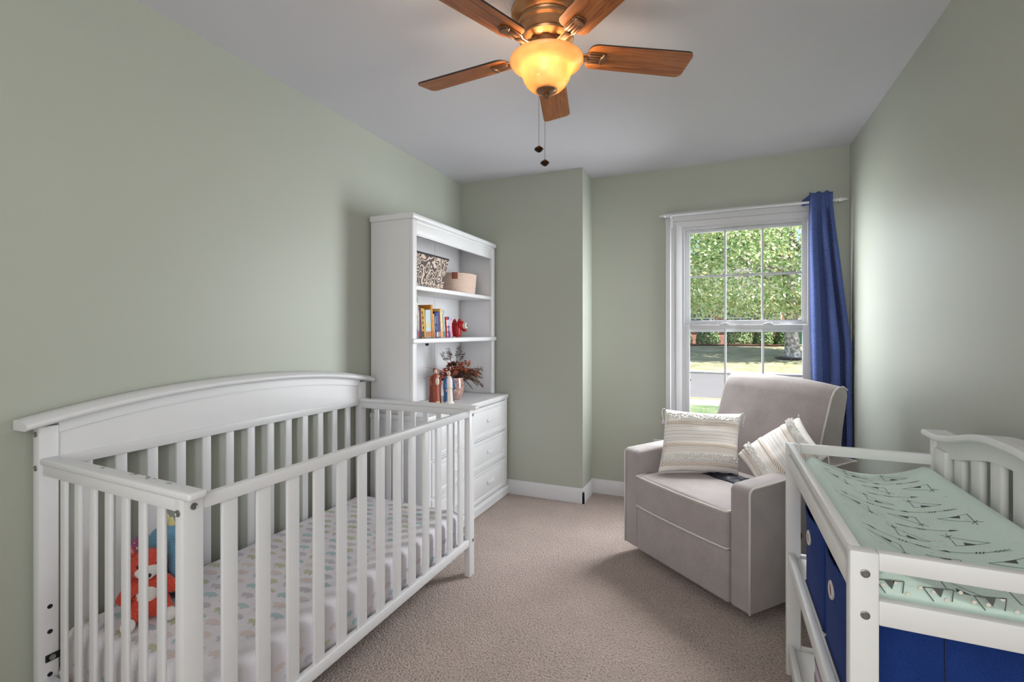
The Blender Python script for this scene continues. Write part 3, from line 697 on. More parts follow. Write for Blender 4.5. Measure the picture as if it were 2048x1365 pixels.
# ------------------------------------------------------------------ things on the hutch
def damask_mat():
    m, nt, b = new_mat('damask_print'); b.inputs['Roughness'].default_value = 0.85; b.inputs['Specular IOR Level'].default_value = 0.15
    tc = nt.nodes.new('ShaderNodeTexCoord')
    vo = nt.nodes.new('ShaderNodeTexVoronoi'); vo.inputs['Scale'].default_value = 24
    nz = nt.nodes.new('ShaderNodeTexNoise'); nz.inputs['Scale'].default_value = 21; nz.inputs['Detail'].default_value = 0
    nt.links.new(tc.outputs['Object'], vo.inputs['Vector']); nt.links.new(tc.outputs['Object'], nz.inputs['Vector'])
    s = nt.nodes.new('ShaderNodeMath'); s.operation = 'MULTIPLY'; s.inputs[1].default_value = 9.0
    a = nt.nodes.new('ShaderNodeMath'); a.operation = 'MULTIPLY_ADD'; a.inputs[1].default_value = 34.0
    sn = nt.nodes.new('ShaderNodeMath'); sn.operation = 'SINE'
    nt.links.new(vo.outputs['Distance'], s.inputs[0]); nt.links.new(nz.outputs['Fac'], a.inputs[0]); nt.links.new(s.outputs[0], a.inputs[2]); nt.links.new(a.outputs[0], sn.inputs[0])
    r = ramp_node(nt, [(0.0, srgb(212, 194, 178)), (0.36, srgb(212, 194, 178)), (0.46, srgb(104, 94, 94)), (1.0, srgb(92, 84, 84))])
    mp = nt.nodes.new('ShaderNodeMapRange'); mp.inputs['From Min'].default_value = -1; nt.links.new(sn.outputs[0], mp.inputs['Value'])
    nt.links.new(mp.outputs[0], r.inputs['Fac']); nt.links.new(r.outputs['Color'], b.inputs['Base Color'])
    return m
def bins_on_hutch():
    d = thing('fabric_bin', 'square damask print fabric bin with dark rim on the top shelf', 'bin', (-1.755, 2.545, 1.5175))
    bm = B(); t = 0.006
    def ring(hx, hy, z): return [bm.verts.new((-1.755 + sx * hx, 2.545 + sy * hy, z)) for sx, sy in ((-1, -1), (1, -1), (1, 1), (-1, 1))]
    R = [ring(.095, .155, 1.518), ring(.125, .190, 1.716), ring(.125 - t, .190 - t, 1.716), ring(.095 - t, .155 - t, 1.524)]
    fs = [bm.faces.new(list(reversed(R[0]))), bm.faces.new(R[-1])]
    for a, b in zip(R, R[1:]):
        for k in range(4): fs.append(bm.faces.new((a[k], a[(k + 1) % 4], b[(k + 1) % 4], b[k])))
    bmesh.ops.recalc_face_normals(bm, faces=fs); mk('body', bm, damask_mat(), d, smooth=0)
    bm = B(); tube(bm, [(-1.755 + sx * .1225, 2.545 + sy * .1875, 1.7175) for sx, sy in ((-1, -1), (1, -1), (1, 1), (-1, 1))], .0065, 8, closed=True); mk('rim', bm, simple('dark_rim', srgb(52, 46, 50), 0.8), d)
    rope = simple('cotton_rope', srgb(230, 206, 192), 0.9, 0.1, var=0.08, vscale=160, bump=0.5, bscale=300)
    c = (-1.765, 3.085, 1.5175)
    b = thing('rope_basket', 'round cream coiled rope basket with leather tab on the top shelf', 'basket', c)
    bm = B(); prof = [(0, .003), (.115, .003)]
    n = 13
    for i in range(n):
        for k in range(4):
            a = -PI / 2 + PI * (k + .5) / 4; prof.append((.117 + .0055 * i / n * 2 + .0055 * math.cos(a), .006 + .0112 * i + .0055 * math.sin(a)))
    zt = .006 + .0112 * (n - 1) + .006
    prof += [(.120, zt), (.112, zt - .004), (.105, .012), (0, .010)]
    lathe(bm, prof, c, 40, sx=.98, sy=1.25); mk('coiled_body', bm, rope, b, smooth=60)
    # the sides are stretched in y: tab at the front left of the rim
    ang = math.radians(-62); px, py = c[0] + .135 * .98 * math.cos(ang), c[1] + .135 * 1.25 * math.sin(ang)
    bm = B(); box(bm, (-.003, -.020, -.022), (.003, .020, .024), .002, rot=Matrix.Rotation(ang, 3, 'Z')); bmesh.ops.translate(bm, vec=(px, py, 1.5175 + .122), verts=bm.verts)
    mk('leather_tab', bm, simple('brown_leather', srgb(140, 76, 52), 0.5), b)
bins_on_hutch()

def books():
    ZS = 1.2085; XFR = -1.655
    paper = simple('page_block', srgb(228, 222, 208), 0.9, 0.1, var=0.05, vscale=200)
    #  y start, thickness, height, depth, tilt(deg, + = top towards the crib), colours (cover, band, patch), label, front x offset
    L = [
     (2.392, .026, .246, .20, 0, (150, 176, 128), (44, 124, 180), (226, 214, 206), 'tallest picture book at the left, green spine with blue foot'),
     (2.420, .012, .190, .20, 1, (206, 196, 190), (196, 70, 52), (230, 226, 220), 'thin white book with red foot beside the tallest book'),
     (2.436, .020, .190, .19, 4, (92, 36, 84), (74, 28, 72), (110, 50, 100), 'dark purple hardback leaning left'),
     (2.462, .024, .180, .18, 4, (206, 158, 52), (44, 34, 34), (40, 32, 32), 'yellow and black checked board book'),
     (2.490, .012, .178, .18, 5, (226, 186, 92), (214, 168, 70), (230, 200, 120), 'slim yellow spine before the pale landscape book'),
     (2.506, .058, .172, .13, 3, (190, 204, 208), (176, 112, 70), (206, 196, 150), 'thick pale blue book with landscape front'),
     (2.570, .022, .206, .20, 4, (198, 130, 40), (176, 104, 36), (214, 150, 60), 'tall orange brown hardback'),
     (2.596, .012, .150, .17, 5, (214, 188, 180), (196, 120, 90), (226, 200, 196), 'narrow pink booklet beside the orange hardback'),
     (2.611, .016, .158, .17, 4, (52, 40, 48), (92, 110, 112), (150, 150, 150), 'dark charcoal board book'),
     (2.630, .020, .160, .17, 4, (54, 84, 150), (190, 200, 214), (80, 120, 176), 'blue book with pale lettering band'),
     (2.653, .022, .166, .17, 5, (62, 62, 132), (206, 110, 112), (120, 50, 90), 'indigo book with pink foot'),
     (2.678, .026, .186, .19, 5, (226, 190, 120), (214, 164, 84), (236, 214, 160), 'cream yellow tall book'),
     (2.707, .010, .176, .18, 6, (232, 226, 214), (70, 120, 170), (120, 150, 160), 'white and blue thin book'),
     (2.720, .018, .178, .18, 7, (150, 176, 180), (96, 136, 150), (200, 212, 210), 'teal grey book leaning left'),
     (2.752, .020, .134, .15, 5, (208, 52, 56), (220, 130, 140), (240, 220, 220), 'small red book with white lettering band'),
     (2.775, .020, .136, .15, 6, (46, 60, 132), (60, 70, 140), (210, 214, 226), 'small navy book with white band'),
     (2.798, .012, .136, .15, 7, (236, 224, 224), (214, 150, 170), (226, 190, 200), 'small white and pink book'),
     (2.813, .014, .130, .15, 8, (206, 120, 150), (226, 170, 180), (230, 200, 206), 'small pink book at the right end beside the pig'),
    ]
    for i, (y, th, hh, dp, tilt, c1, c2, c3, lab) in enumerate(L):
        a = math.radians(tilt)
        b = thing('book', lab + ' on the middle shelf', 'book', (XFR, y, ZS + 0.001), group='books on the middle shelf', rot=(a, 0, 0))
        cov = simple('book_cover', srgb(*c1), 0.45, 0.4, var=0.05, vscale=60); m2 = simple('book_band', srgb(*c2), 0.45, 0.4); m3 = simple('book_patch', srgb(*c3), 0.5, 0.4)
        t = th - 0.0006; bt = .0018; z0 = t * math.sin(a) * 0
        bm = B(); box(bm, (-dp, 0, 0), (0, bt, hh), .0006); box(bm, (-dp, t - bt, 0), (0, t, hh), .0006); box(bm, (-.0025, 0, 0), (0, t, hh), .0008)
        mk('cover', bm, cov, b, world=False)
        bm = B(); box(bm, (-dp + .004, bt, .003), (-.0026, t - bt, hh - .003)); mk('pages', bm, paper, b, world=False, smooth=0)
        bm = B(); box(bm, (-.001, .0004, .004), (.0004, t - .0004, hh * .22)); mk('spine_band', bm, m2, b, world=False, smooth=0)
        bm = B()
        if 'checked' in lab:
            for k in range(5): box(bm, (-.001, .0004 + (t * .45 if k % 2 else t * .3), hh * (.12 + .17 * k)), (.0005, t * (.98 if k % 2 else .75), hh * (.12 + .17 * k) + hh * .09))
        elif 'landscape' in lab:
            prism(bm, [(.006, hh * .36), (t - .006, hh * .36), (t - .006, hh * .46), (t * .5, hh * .58), (.006, hh * .5)], 'x', -.001, .0005)
        else:
            box(bm, (-.001, t * .15, hh * .55), (.0005, t * .85, hh * .86)); box(bm, (-.001, t * .3, hh * .30), (.0005, t * .7, hh * .48))
        mk('spine_print', bm, m3, b, world=False, smooth=0)
books()

def piggy():
    ZS = 1.2085
    red = simple('red_glaze', srgb(170, 14, 18), 0.35, 0.5); wh = simple('cream_glaze', srgb(226, 222, 208), 0.4)
    p = thing('toy_pig', 'chunky red toy pig with white snout at the end of the book row', 'toy', (-1.715, 2.965, ZS), math.radians(14))
    bm = B(); box(bm, (-.055, -.034, .004), (.040, .034, .100), .016, 4); mk('body', bm, red, p, world=False, smooth=60)
    bm = B(); ball(bm, (.036, 0, .084), .034, .036, .034); mk('head', bm, red, p, world=False, smooth=180)
    bm = B(); ball(bm, (.066, 0, .050), .018, .016, .012); mk('chin', bm, red, p, world=False, smooth=180)
    bm = B(); lathe(bm, [(0, .016), (.016, .016), (.022, .012), (.024, .004), (.024, -.008), (0, -.008)], (.068, 0, .080), 20, Vector((1, 0, .05))); sn = mk('snout', bm, wh, p, world=False)
    for s in (-1, 1):
        bm = B(); ball(bm, (.0845, s * .008, .082), .002, .0035, .010, sub=2); mk('nostril', bm, M['black'], sn, world=False, smooth=180)
        bm = B(); lathe(bm, [(0, .034), (.008, .029), (.014, .016), (.016, 0), (0, -.004)], (.012 + s * -.022, s * .012, .097), 14, Vector((0, s * .12, 1)), sy=.6); mk('ear', bm, red, p, world=False, smooth=180)
    for x in (-.036, .022):
        for s in (-1, 1):
            bm = B(); lathe(bm, [(0, 0), (.012, 0), (.013, .004), (.012, .02), (0, .02)], (x, s * .020, 0), 12); mk('leg', bm, red, p, world=False)
piggy()

# ------------------------------------------------------------------ figurines, vase and dried bouquet
def figurine(name, label, loc, rz, H, robe, mantle, skin, hair, child):
    f = thing(name, label, 'figurine', loc, rz)
    def lay(z):  # half width, half depth of a standing robed figure
        P = [(0, .150, .125), (.08, .142, .12), (.3, .128, .105), (.55, .130, .10), (.70, .132, .09), (.78, .105, .075), (.82, .05, .05), (.84, .038, .038)]
        for (a, w0, d0), (b, w1, d1) in zip(P, P[1:]):
            if z <= b: t = (z - a) / (b - a); return w0 + (w1 - w0) * t, d0 + (d1 - d0) * t
        return P[-1][1:]
    def body(scale, a0, a1, z0, z1, fold):
        def fn(u, v):
            z = z0 + (z1 - z0) * v; w_, d_ = lay(z); a = a0 + (a1 - a0) * u
            k = scale * (1 + fold * math.sin(9 * a + 4 * z) * (1 - z))
            return Vector((d_ * k * math.cos(a) * H, w_ * k * math.sin(a) * H, z * H))
        return fn
    bm = B(); surf(bm, body(1, 0, 2 * PI, 0.0, .84, .06), 40, 24, close_u=True); bmesh.ops.holes_fill(bm, edges=[e for e in bm.edges if e.is_boundary]); mk('robe', bm, robe, f, world=False, smooth=60)
    bm = B(); surf(bm, body(1.09, .75, 2 * PI - .75, .06, .80, .08), 36, 22); mk('mantle', bm, mantle, f, world=False, smooth=180, solid=.003)
    bm = B(); ball(bm, (.006, 0, H * .905), H * .046, H * .042, H * .060); mk('head', bm, skin, f, world=False, smooth=180)
    bm = B(); ball(bm, (-H * .012, 0, H * .915), H * .052, H * .052, H * .068); mk('veil' if not child else 'hair', bm, hair, f, world=False, smooth=180)
    for s in (-1, 1):
        bm = B()
        if child: tube(bm, [(0, s * .115 * H, .72 * H), (.05 * H, s * .12 * H, .58 * H), (.13 * H, s * .04 * H, .60 * H)], [H * .05, H * .045, H * .03], 10)
        else: tube(bm, [(0, s * .115 * H, .72 * H), (.04 * H, s * .145 * H, .56 * H), (.10 * H, s * .145 * H, .44 * H)], [H * .05, H * .045, H * .03], 10)
        arm = mk('arm', bm, mantle if not child else robe, f, world=False, smooth=180)
        bm = B(); ball(bm, (.135 * H, s * (.03 if child else .145) * H, (.60 if child else .41) * H), H * .024, H * .018, H * .03, sub=2); mk('hand', bm, skin, arm, world=False, smooth=180)
    if child:
        bm = B(); ball(bm, (.13 * H, 0, .66 * H), .05 * H, .05 * H, .10 * H); mk('child_robe', bm, simple('cream_robe', srgb(222, 208, 186), .6), f, world=False, smooth=180)
        bm = B(); ball(bm, (.14 * H, .005, .79 * H), .036 * H); mk('child_head', bm, skin, f, world=False, smooth=180)
        bm = B(); prism(bm, [(-.05 * H, .16 * H), (.06 * H, .16 * H), (.085 * H, .02 * H), (-.07 * H, .02 * H)], 'x', .125 * H, .165 * H, .004, 2); mk('tunic_panel', bm, simple('ochre_cloth', srgb(214, 178, 128), .6), f, world=False)
    else:
        bm = B(); tube(bm, [(.17 * H * .8, -.09 * H, .50 * H), (.15 * H, 0, .47 * H), (.17 * H * .8, .09 * H, .50 * H)], H * .012, 8); mk('sash', bm, simple('gold_sash', srgb(222, 196, 140), .5), f, world=False)
    bm = B(); lathe(bm, [(0, -.004), (.155 * H, -.004), (.155 * H, .012), (.145 * H, .016), (0, .016)], (0, 0, .004), 20, sx=.9, sy=1.05); mk('base', bm, hair if not child else mantle, f, world=False)
def shelf_decor():
    ZD = 0.7685
    skin = simple('painted_skin', srgb(226, 184, 156), 0.5)
    figurine('bearded_figurine', 'painted figurine of a man in rust robes carrying a small child', (-1.665, 2.625, ZD), math.radians(-35), .250, simple('rust_robe', srgb(150, 70, 46), .55, var=.2, vscale=60), simple('red_brown_mantle', srgb(120, 42, 30), .55, var=.2, vscale=50), skin, simple('brown_hair', srgb(70, 40, 26), .6), True)
    figurine('veiled_figurine', 'painted figurine of a woman in white robe and blue mantle', (-1.655, 2.775, ZD), math.radians(-35), .222, simple('white_robe', srgb(232, 220, 210), .5), simple('blue_mantle', srgb(50, 104, 160), .5, var=.15, vscale=50), skin, simple('white_veil', srgb(232, 224, 216), .5), False)
    vc = (-1.742, 2.985, ZD)
    v = thing('vase', 'round pink mercury glass vase holding the dried bouquet', 'vase', vc)
    m, nt, b = new_mat('pink_mercury_glass'); b.inputs['Roughness'].default_value = .14; b.inputs['Metallic'].default_value = .25; b.inputs['Coat Weight'].default_value = .5
    tc = nt.nodes.new('ShaderNodeTexCoord'); nz = nt.nodes.new('ShaderNodeTexNoise'); nz.inputs['Scale'].default_value = 45; nz.inputs['Detail'].default_value = 4
    r = ramp_node(nt, [(.35, srgb(176, 132, 122)), (.6, srgb(214, 178, 166)), (.75, srgb(240, 224, 214))]); nt.links.new(tc.outputs['Object'], nz.inputs['Vector']); nt.links.new(nz.outputs['Fac'], r.inputs['Fac']); nt.links.new(r.outputs['Color'], b.inputs['Base Color'])
    bm = B(); lathe(bm, [(0, 0), (.045, 0), (.058, .012), (.070, .045), (.075, .080), (.073, .115), (.068, .150), (.065, .150), (.070, .112), (.071, .08), (.066, .046), (.050, .014), (0, .010)], vc, 36); mk('bowl', bm, m, v, smooth=60)
    bm = B(); tube(bm, [(vc[0] + .0665 * math.cos(2 * PI * k / 36), vc[1] + .0665 * math.sin(2 * PI * k / 36), vc[2] + .151) for k in range(36)], .0025, 6, closed=True); mk('rim', bm, m, v)
    q = thing('dried_bouquet', 'dried bouquet of rust berries, dark eucalyptus and ferny sprigs in the pink vase', 'bouquet', (vc[0], vc[1], vc[2] + .02))
    rnd = random.Random(11); C0 = Vector((vc[0], vc[1], vc[2] + .14))
    stems = B(); euc = B(); ber = B(); fern = B(); blades_ = B()
    right = Vector((.9, .43, 0)); depth = Vector((-.43, .9, 0))   # bouquet spreads roughly across the view
    right = Vector((.30, .95, 0))
    dx = Vector((1, 0, 0))
    def disc(bm, p, nrm, r):
        a = nrm.orthogonal().normalized(); b2 = nrm.cross(a)
        vs = [bm.verts.new(p + a * r * math.cos(2 * PI * k / 6) + b2 * r * .8 * math.sin(2 * PI * k / 6) + nrm * (.15 * r if k % 2 else 0)) for k in range(6)]
        bm.faces.new(vs)
    def lim(p): return Vector((min(max(p.x, XL + .04), -1.625), min(max(p.y, 2.60), 3.345), min(max(p.z, ZD + .02), 1.165)))
    def curve(tip, bend=.03):
        mid = C0.lerp(tip, .5) + Vector((rnd.uniform(-.01, .01), rnd.uniform(-.01, .01), bend)); base = Vector((vc[0] + rnd.uniform(-.02, .02), vc[1] + rnd.uniform(-.02, .02), vc[2] + .03))
        pts = [base, C0 + Vector((rnd.uniform(-.03, .03), rnd.uniform(-.03, .03), 0))]
        for t in (.33, .66, 1): pts.append(lim((C0 * (1 - t) ** 2 + mid * 2 * t * (1 - t) + tip * t * t)))
        tube(stems, pts, .0016, 5); return pts
    for dy, dz in ((-.05, .20), (-.02, .22), (.02, .235), (.05, .215), (-.10, .19), (.08, .18)):   # eucalyptus
        pts = curve(C0 + right * dy + dx * rnd.uniform(-.03, .04) + Vector((0, 0, dz)))
        for k in range(9):
            t = .25 + .75 * k / 8; i = min(int(t * 3), 2); p = pts[2].lerp(pts[3], t) if t < .5 else pts[3].lerp(pts[4], (t - .5) * 2) if t <= 1 else pts[4]
            for s in (-1, 1): disc(euc, lim(p + right * s * .012 + Vector((0, 0, .004 * s))), Vector((rnd.uniform(-.4, .6), rnd.uniform(-.3, .3), 1)).normalized(), .0135 * (1.2 - .4 * t))
    for k in range(110):       # berry clusters
        a = rnd.uniform(-1, 1); p = C0 + right * (a * .13 + .02) + dx * rnd.uniform(-.05, .09) + Vector((0, 0, .02 + .11 * (1 - a * a) * rnd.uniform(.3, 1)))
        p = lim(p)
        for _ in range(4): ball(ber, p + Vector((rnd.uniform(-.009, .009), rnd.uniform(-.009, .009), rnd.uniform(-.009, .009))), rnd.uniform(.004, .0072), sub=1)
        if k % 4 == 0: curve(p, .02)
    for k in range(20):       # ferny cedar sprigs drooping to the right
        tip = C0 + right * rnd.uniform(.12, .27) + dx * rnd.uniform(.0, .10) + Vector((0, 0, rnd.uniform(-.08, .06))); pts = curve(tip, .07)
        for a, b2 in ((pts[2], pts[3]), (pts[3], pts[4])):
            for j in range(8):
                p = a.lerp(b2, j / 8); t = (b2 - a).normalized()
                for s in (-1, 1):
                    e = lim(p + (t * .6 + right.cross(t) * s * .5 + Vector((rnd.uniform(-.3, .3), rnd.uniform(-.3, .3), s * .5))).normalized() * rnd.uniform(.014, .028))
                    n = (e - p).orthogonal().normalized() * .003
                    fern.faces.new([fern.verts.new(v_) for v_ in (p - n, e - n * .3, e + n * .3, p + n)])
    for k in range(20):        # long rust blades to the left
        tip = lim(C0 + right * rnd.uniform(-.30, -.12) + dx * rnd.uniform(.0, .10) + Vector((0, 0, rnd.uniform(.02, .11)))); m_ = C0.lerp(tip, .5) + Vector((0, 0, .035)); n = Vector((0, .2, 1)).normalized() * .005
        ps = [lim(C0 * (1 - t) ** 2 + m_ * 2 * t * (1 - t) + tip * t * t) for t in [i / 6 for i in range(7)]]
        vs = [(blades_.verts.new(p - n * (1 - i / 6.5)), blades_.verts.new(p + n * (1 - i / 6.5))) for i, p in enumerate(ps)]
        for (a, b2), (c_, d_) in zip(vs, vs[1:]): blades_.faces.new((a, c_, d_, b2))
    for k in range(60):
        p = lim(C0 + right * rnd.uniform(-.10, .13) + dx * rnd.uniform(-.06, .08) + Vector((0, 0, rnd.uniform(-.005, .07)))); disc(euc, p, Vector((rnd.uniform(-1, 1), rnd.uniform(-1, 1), rnd.uniform(0, 1))).normalized(), rnd.uniform(.010, .018))
    mk('stems', stems, simple('dry_stem', srgb(92, 62, 44), .7), q, smooth=180)
    mk('eucalyptus_leaves', euc, island_mat('dry_eucalyptus', [(0, srgb(58, 44, 46)), (.5, srgb(92, 52, 50)), (1, srgb(70, 66, 58))], .6), q, smooth=0, kind='stuff')
    mk('berries', ber, island_mat('rust_berry', [(0, srgb(150, 64, 40)), (.5, srgb(180, 96, 58)), (1, srgb(120, 44, 32))], .4), q, smooth=180, kind='stuff')
    mk('fern_sprigs', fern, island_mat('dry_fern', [(0, srgb(70, 62, 54)), (.5, srgb(104, 78, 62)), (1, srgb(86, 84, 70))], .7), q, smooth=0, kind='stuff')
    mk('dried_blades', blades_, island_mat('rust_blade', [(0, srgb(128, 50, 44)), (1, srgb(158, 84, 72))], .6), q, smooth=180, kind='stuff')
shelf_decor()

# ================================================================== CEILING FAN
def fan():
    cx, cy = -0.5635, 1.613
    f = thing('ceiling_fan', 'five-blade wooden ceiling fan with bronze motor and lit amber bowl', 'ceiling fan', (cx, cy, ZC))
    bm = B(); lathe(bm, [(0, ZC - .001), (.150, ZC - .001), (.152, ZC - .006), (.146, ZC - .014), (.128, ZC - .018), (0, ZC - .018)], (cx, cy, 0), 48); mk('ceiling_medallion', bm, M['trim'], f, smooth=40)
    bm = B(); lathe(bm, [(0, ZC - .016), (.085, ZC - .016), (.100, ZC - .024), (.118, ZC - .044), (.126, ZC - .062), (.124, ZC - .080), (.112, ZC - .092), (.098, ZC - .098), (.096, ZC - .104), (.102, ZC - .110), (.101, ZC - .116), (.092, ZC - .122), (.089, ZC - .150), (.092, ZC - .156), (.096, ZC - .160), (.094, ZC - .166), (.080, ZC - .176), (.060, ZC - .182), (0, ZC - .182)], (cx, cy, 0), 56); mk('motor_housing', bm, M['bronze'], f, smooth=35)
    zb = 2.226
    bm = B(); lathe(bm, [(0, 2.262), (.066, 2.262), (.070, 2.256), (.070, 2.238), (.060, 2.230), (.058, 2.212), (.048, 2.206), (.030, 2.200), (0, 2.200)], (cx, cy, 0), 40); hub = mk('flywheel', bm, M['bronzed'], f, smooth=35)
    for k in range(10):
        a = 2 * PI * k / 10; bm = B(); box(bm, (-.006, -.013, -.010), (.004, .013, .010), .001, rot=Matrix.Rotation(a, 3, 'Z')); bmesh.ops.translate(bm, vec=(cx + .070 * math.cos(a), cy + .070 * math.sin(a), 2.247), verts=bm.verts); mk('vent_plate', bm, M['bronzed'], hub)
    # blades
    R0, R1 = .148, .532
    for k in range(5):
        a = math.radians(32.0 + 72 * k)
        rotm = Matrix.Translation((cx, cy, zb + .010)) @ Matrix.Rotation(a, 4, 'Z') @ Matrix.Rotation(math.radians(-12), 4, 'X')
        w0, w1 = .055, .061
        def corner(x, y, sx, sy, r, a0):
            return [(x + sx * r * 0 + r * math.cos(a0 + t * PI / 2 / 4), y + r * math.sin(a0 + t * PI / 2 / 4)) for t in range(5)]
        rr, rt = .030, .022
        out = corner(R0 + rr, -w0 + rr, 0, 0, rr, PI) + corner(R1 - rt, -w1 + rt, 0, 0, rt, -PI / 2) + corner(R1 - rt, w1 - rt, 0, 0, rt, 0) + corner(R0 + rr, w0 - rr, 0, 0, rr, PI / 2)
        bm = B(); uvl = bm.loops.layers.uv.verify()
        lo = [bm.verts.new((x, y, -.003)) for x, y in out]; hi = [bm.verts.new((x, y, .003)) for x, y in out]
        fs = [bm.faces.new(list(reversed(lo))), bm.faces.new(hi)]
        for i in range(len(out)):
            j = (i + 1) % len(out); s_ = bm.faces.new((lo[i], lo[j], hi[j], hi[i])); s_.material_index = 1; fs.append(s_)
        for fc in fs:
            for lp in fc.loops: lp[uvl].uv = (lp.vert.co.x + .37 * k, lp.vert.co.y + .21 * k)
        bm.transform(rotm); bl = mk('blade', bm, [M['blade'], M['edge']], f, smooth=30)
        bm = B()       # blade iron with a reeded plate under the blade
        prism(bm, [(.055, -.013), (.130, -.012), (.150, -.024), (.205, -.025), (.218, -.018), (.224, 0), (.218, .018), (.205, .025), (.150, .024), (.130, .012), (.055, .013)], 'z', -.009, -.003, .0015, 1)
        for yy in (-.016, -.0055, .0055, .016): box(bm, (.150, yy - .0035, -.014), (.212, yy + .0035, -.008), .002)
        lathe(bm, [(0, -.016), (.020, -.016), (.024, -.010), (0, -.010)], (.205, 0, 0), 18, sx=.45)
        box(bm, (.05, -.009, -.016), (.150, .009, -.007), .003)
        bm.transform(rotm); mk('blade_iron', bm, M['bronzed'], bl, smooth=35)
    # light bowl
    bm = B(); lathe(bm, [(.026, 2.098), (.040, 2.101), (.056, 2.109), (.070, 2.122), (.080, 2.139), (.086, 2.157), (.089, 2.170), (.097, 2.179), (.111, 2.186), (.124, 2.195), (.130, 2.204), (.129, 2.208), (.125, 2.2075), (.120, 2.199), (.108, 2.190), (.093, 2.183), (.085, 2.172), (.082, 2.158), (.076, 2.142), (.067, 2.126), (.054, 2.1135), (.040, 2.106), (.026, 2.103)], (cx, cy, 0), 56); bowl = mk('light_bowl', bm, M['amber'], f, smooth=60)
    bm = B(); lathe(bm, [(0, 2.076), (.009, 2.076), (.013, 2.082), (.011, 2.088), (.020, 2.091), (.034, 2.098), (.038, 2.105), (.034, 2.111), (.028, 2.115), (0, 2.115)], (cx, cy, 0), 28); mk('bowl_finial', bm, M['bronzed'], f, smooth=40)
    bm = B(); tube(bm, [(cx, cy, 2.11), (cx, cy, 2.205)], .005, 10); mk('bowl_stem', bm, M['bronzed'], f)
    for k in range(3):
        a = math.radians(-95 + 120 * k); px, py = cx + .046 * math.cos(a), cy + .046 * math.sin(a)
        bm = B(); lathe(bm, [(0, -.030), (.010, -.027), (.015, -.016), (.012, -.002), (.007, .008), (0, .010)], (px, py, 2.172), 14); mk('light_bulb', bm, M['bulb'], f, smooth=180)
        l = lamp('bulb_light', 'POINT', 3.0, (px, py, 2.190), color=(1.0, 0.83, 0.64), shadow_soft_size=.012)
    # pull chains
    for dx, z1, fob in ((-.017, 1.890, 0), (.004, 1.842, 1)):
        px, py = cx + dx * math.cos(YAW), cy + dx * math.sin(YAW)
        px -= .022 * math.sin(-YAW) * 0; py -= 0.028
        bm = B(); n = int((2.098 - z1) / .0042)
        for i in range(n): bmesh.ops.create_icosphere(bm, subdivisions=1, radius=.0014, matrix=Matrix.Translation((px, py, 2.098 - .0042 * i)))
        tube(bm, [(px, py, 2.10), (px, py, z1)], .0005, 4); ch = mk('pull_chain', bm, M['bronzed'], f, smooth=180)
        bm = B(); lathe(bm, [(0, .010), (.005, .009), (.0150, .001), (.0162, -.002), (.0150, -.005), (.005, -.012), (0, -.013)], (px, py, z1 - .004), 20); fo = mk('pull_fob', bm, simple('dark_bronze', srgb(60, 44, 30), .25, metal=.8), ch, smooth=40)
        bm = B(); ball(bm, (px, py - .008, z1 - .005), .0085, .007, .006, sub=2); mk('fob_inlay', bm, simple('amber_inlay', srgb(170, 104, 34), .2), fo, smooth=180)
fan()

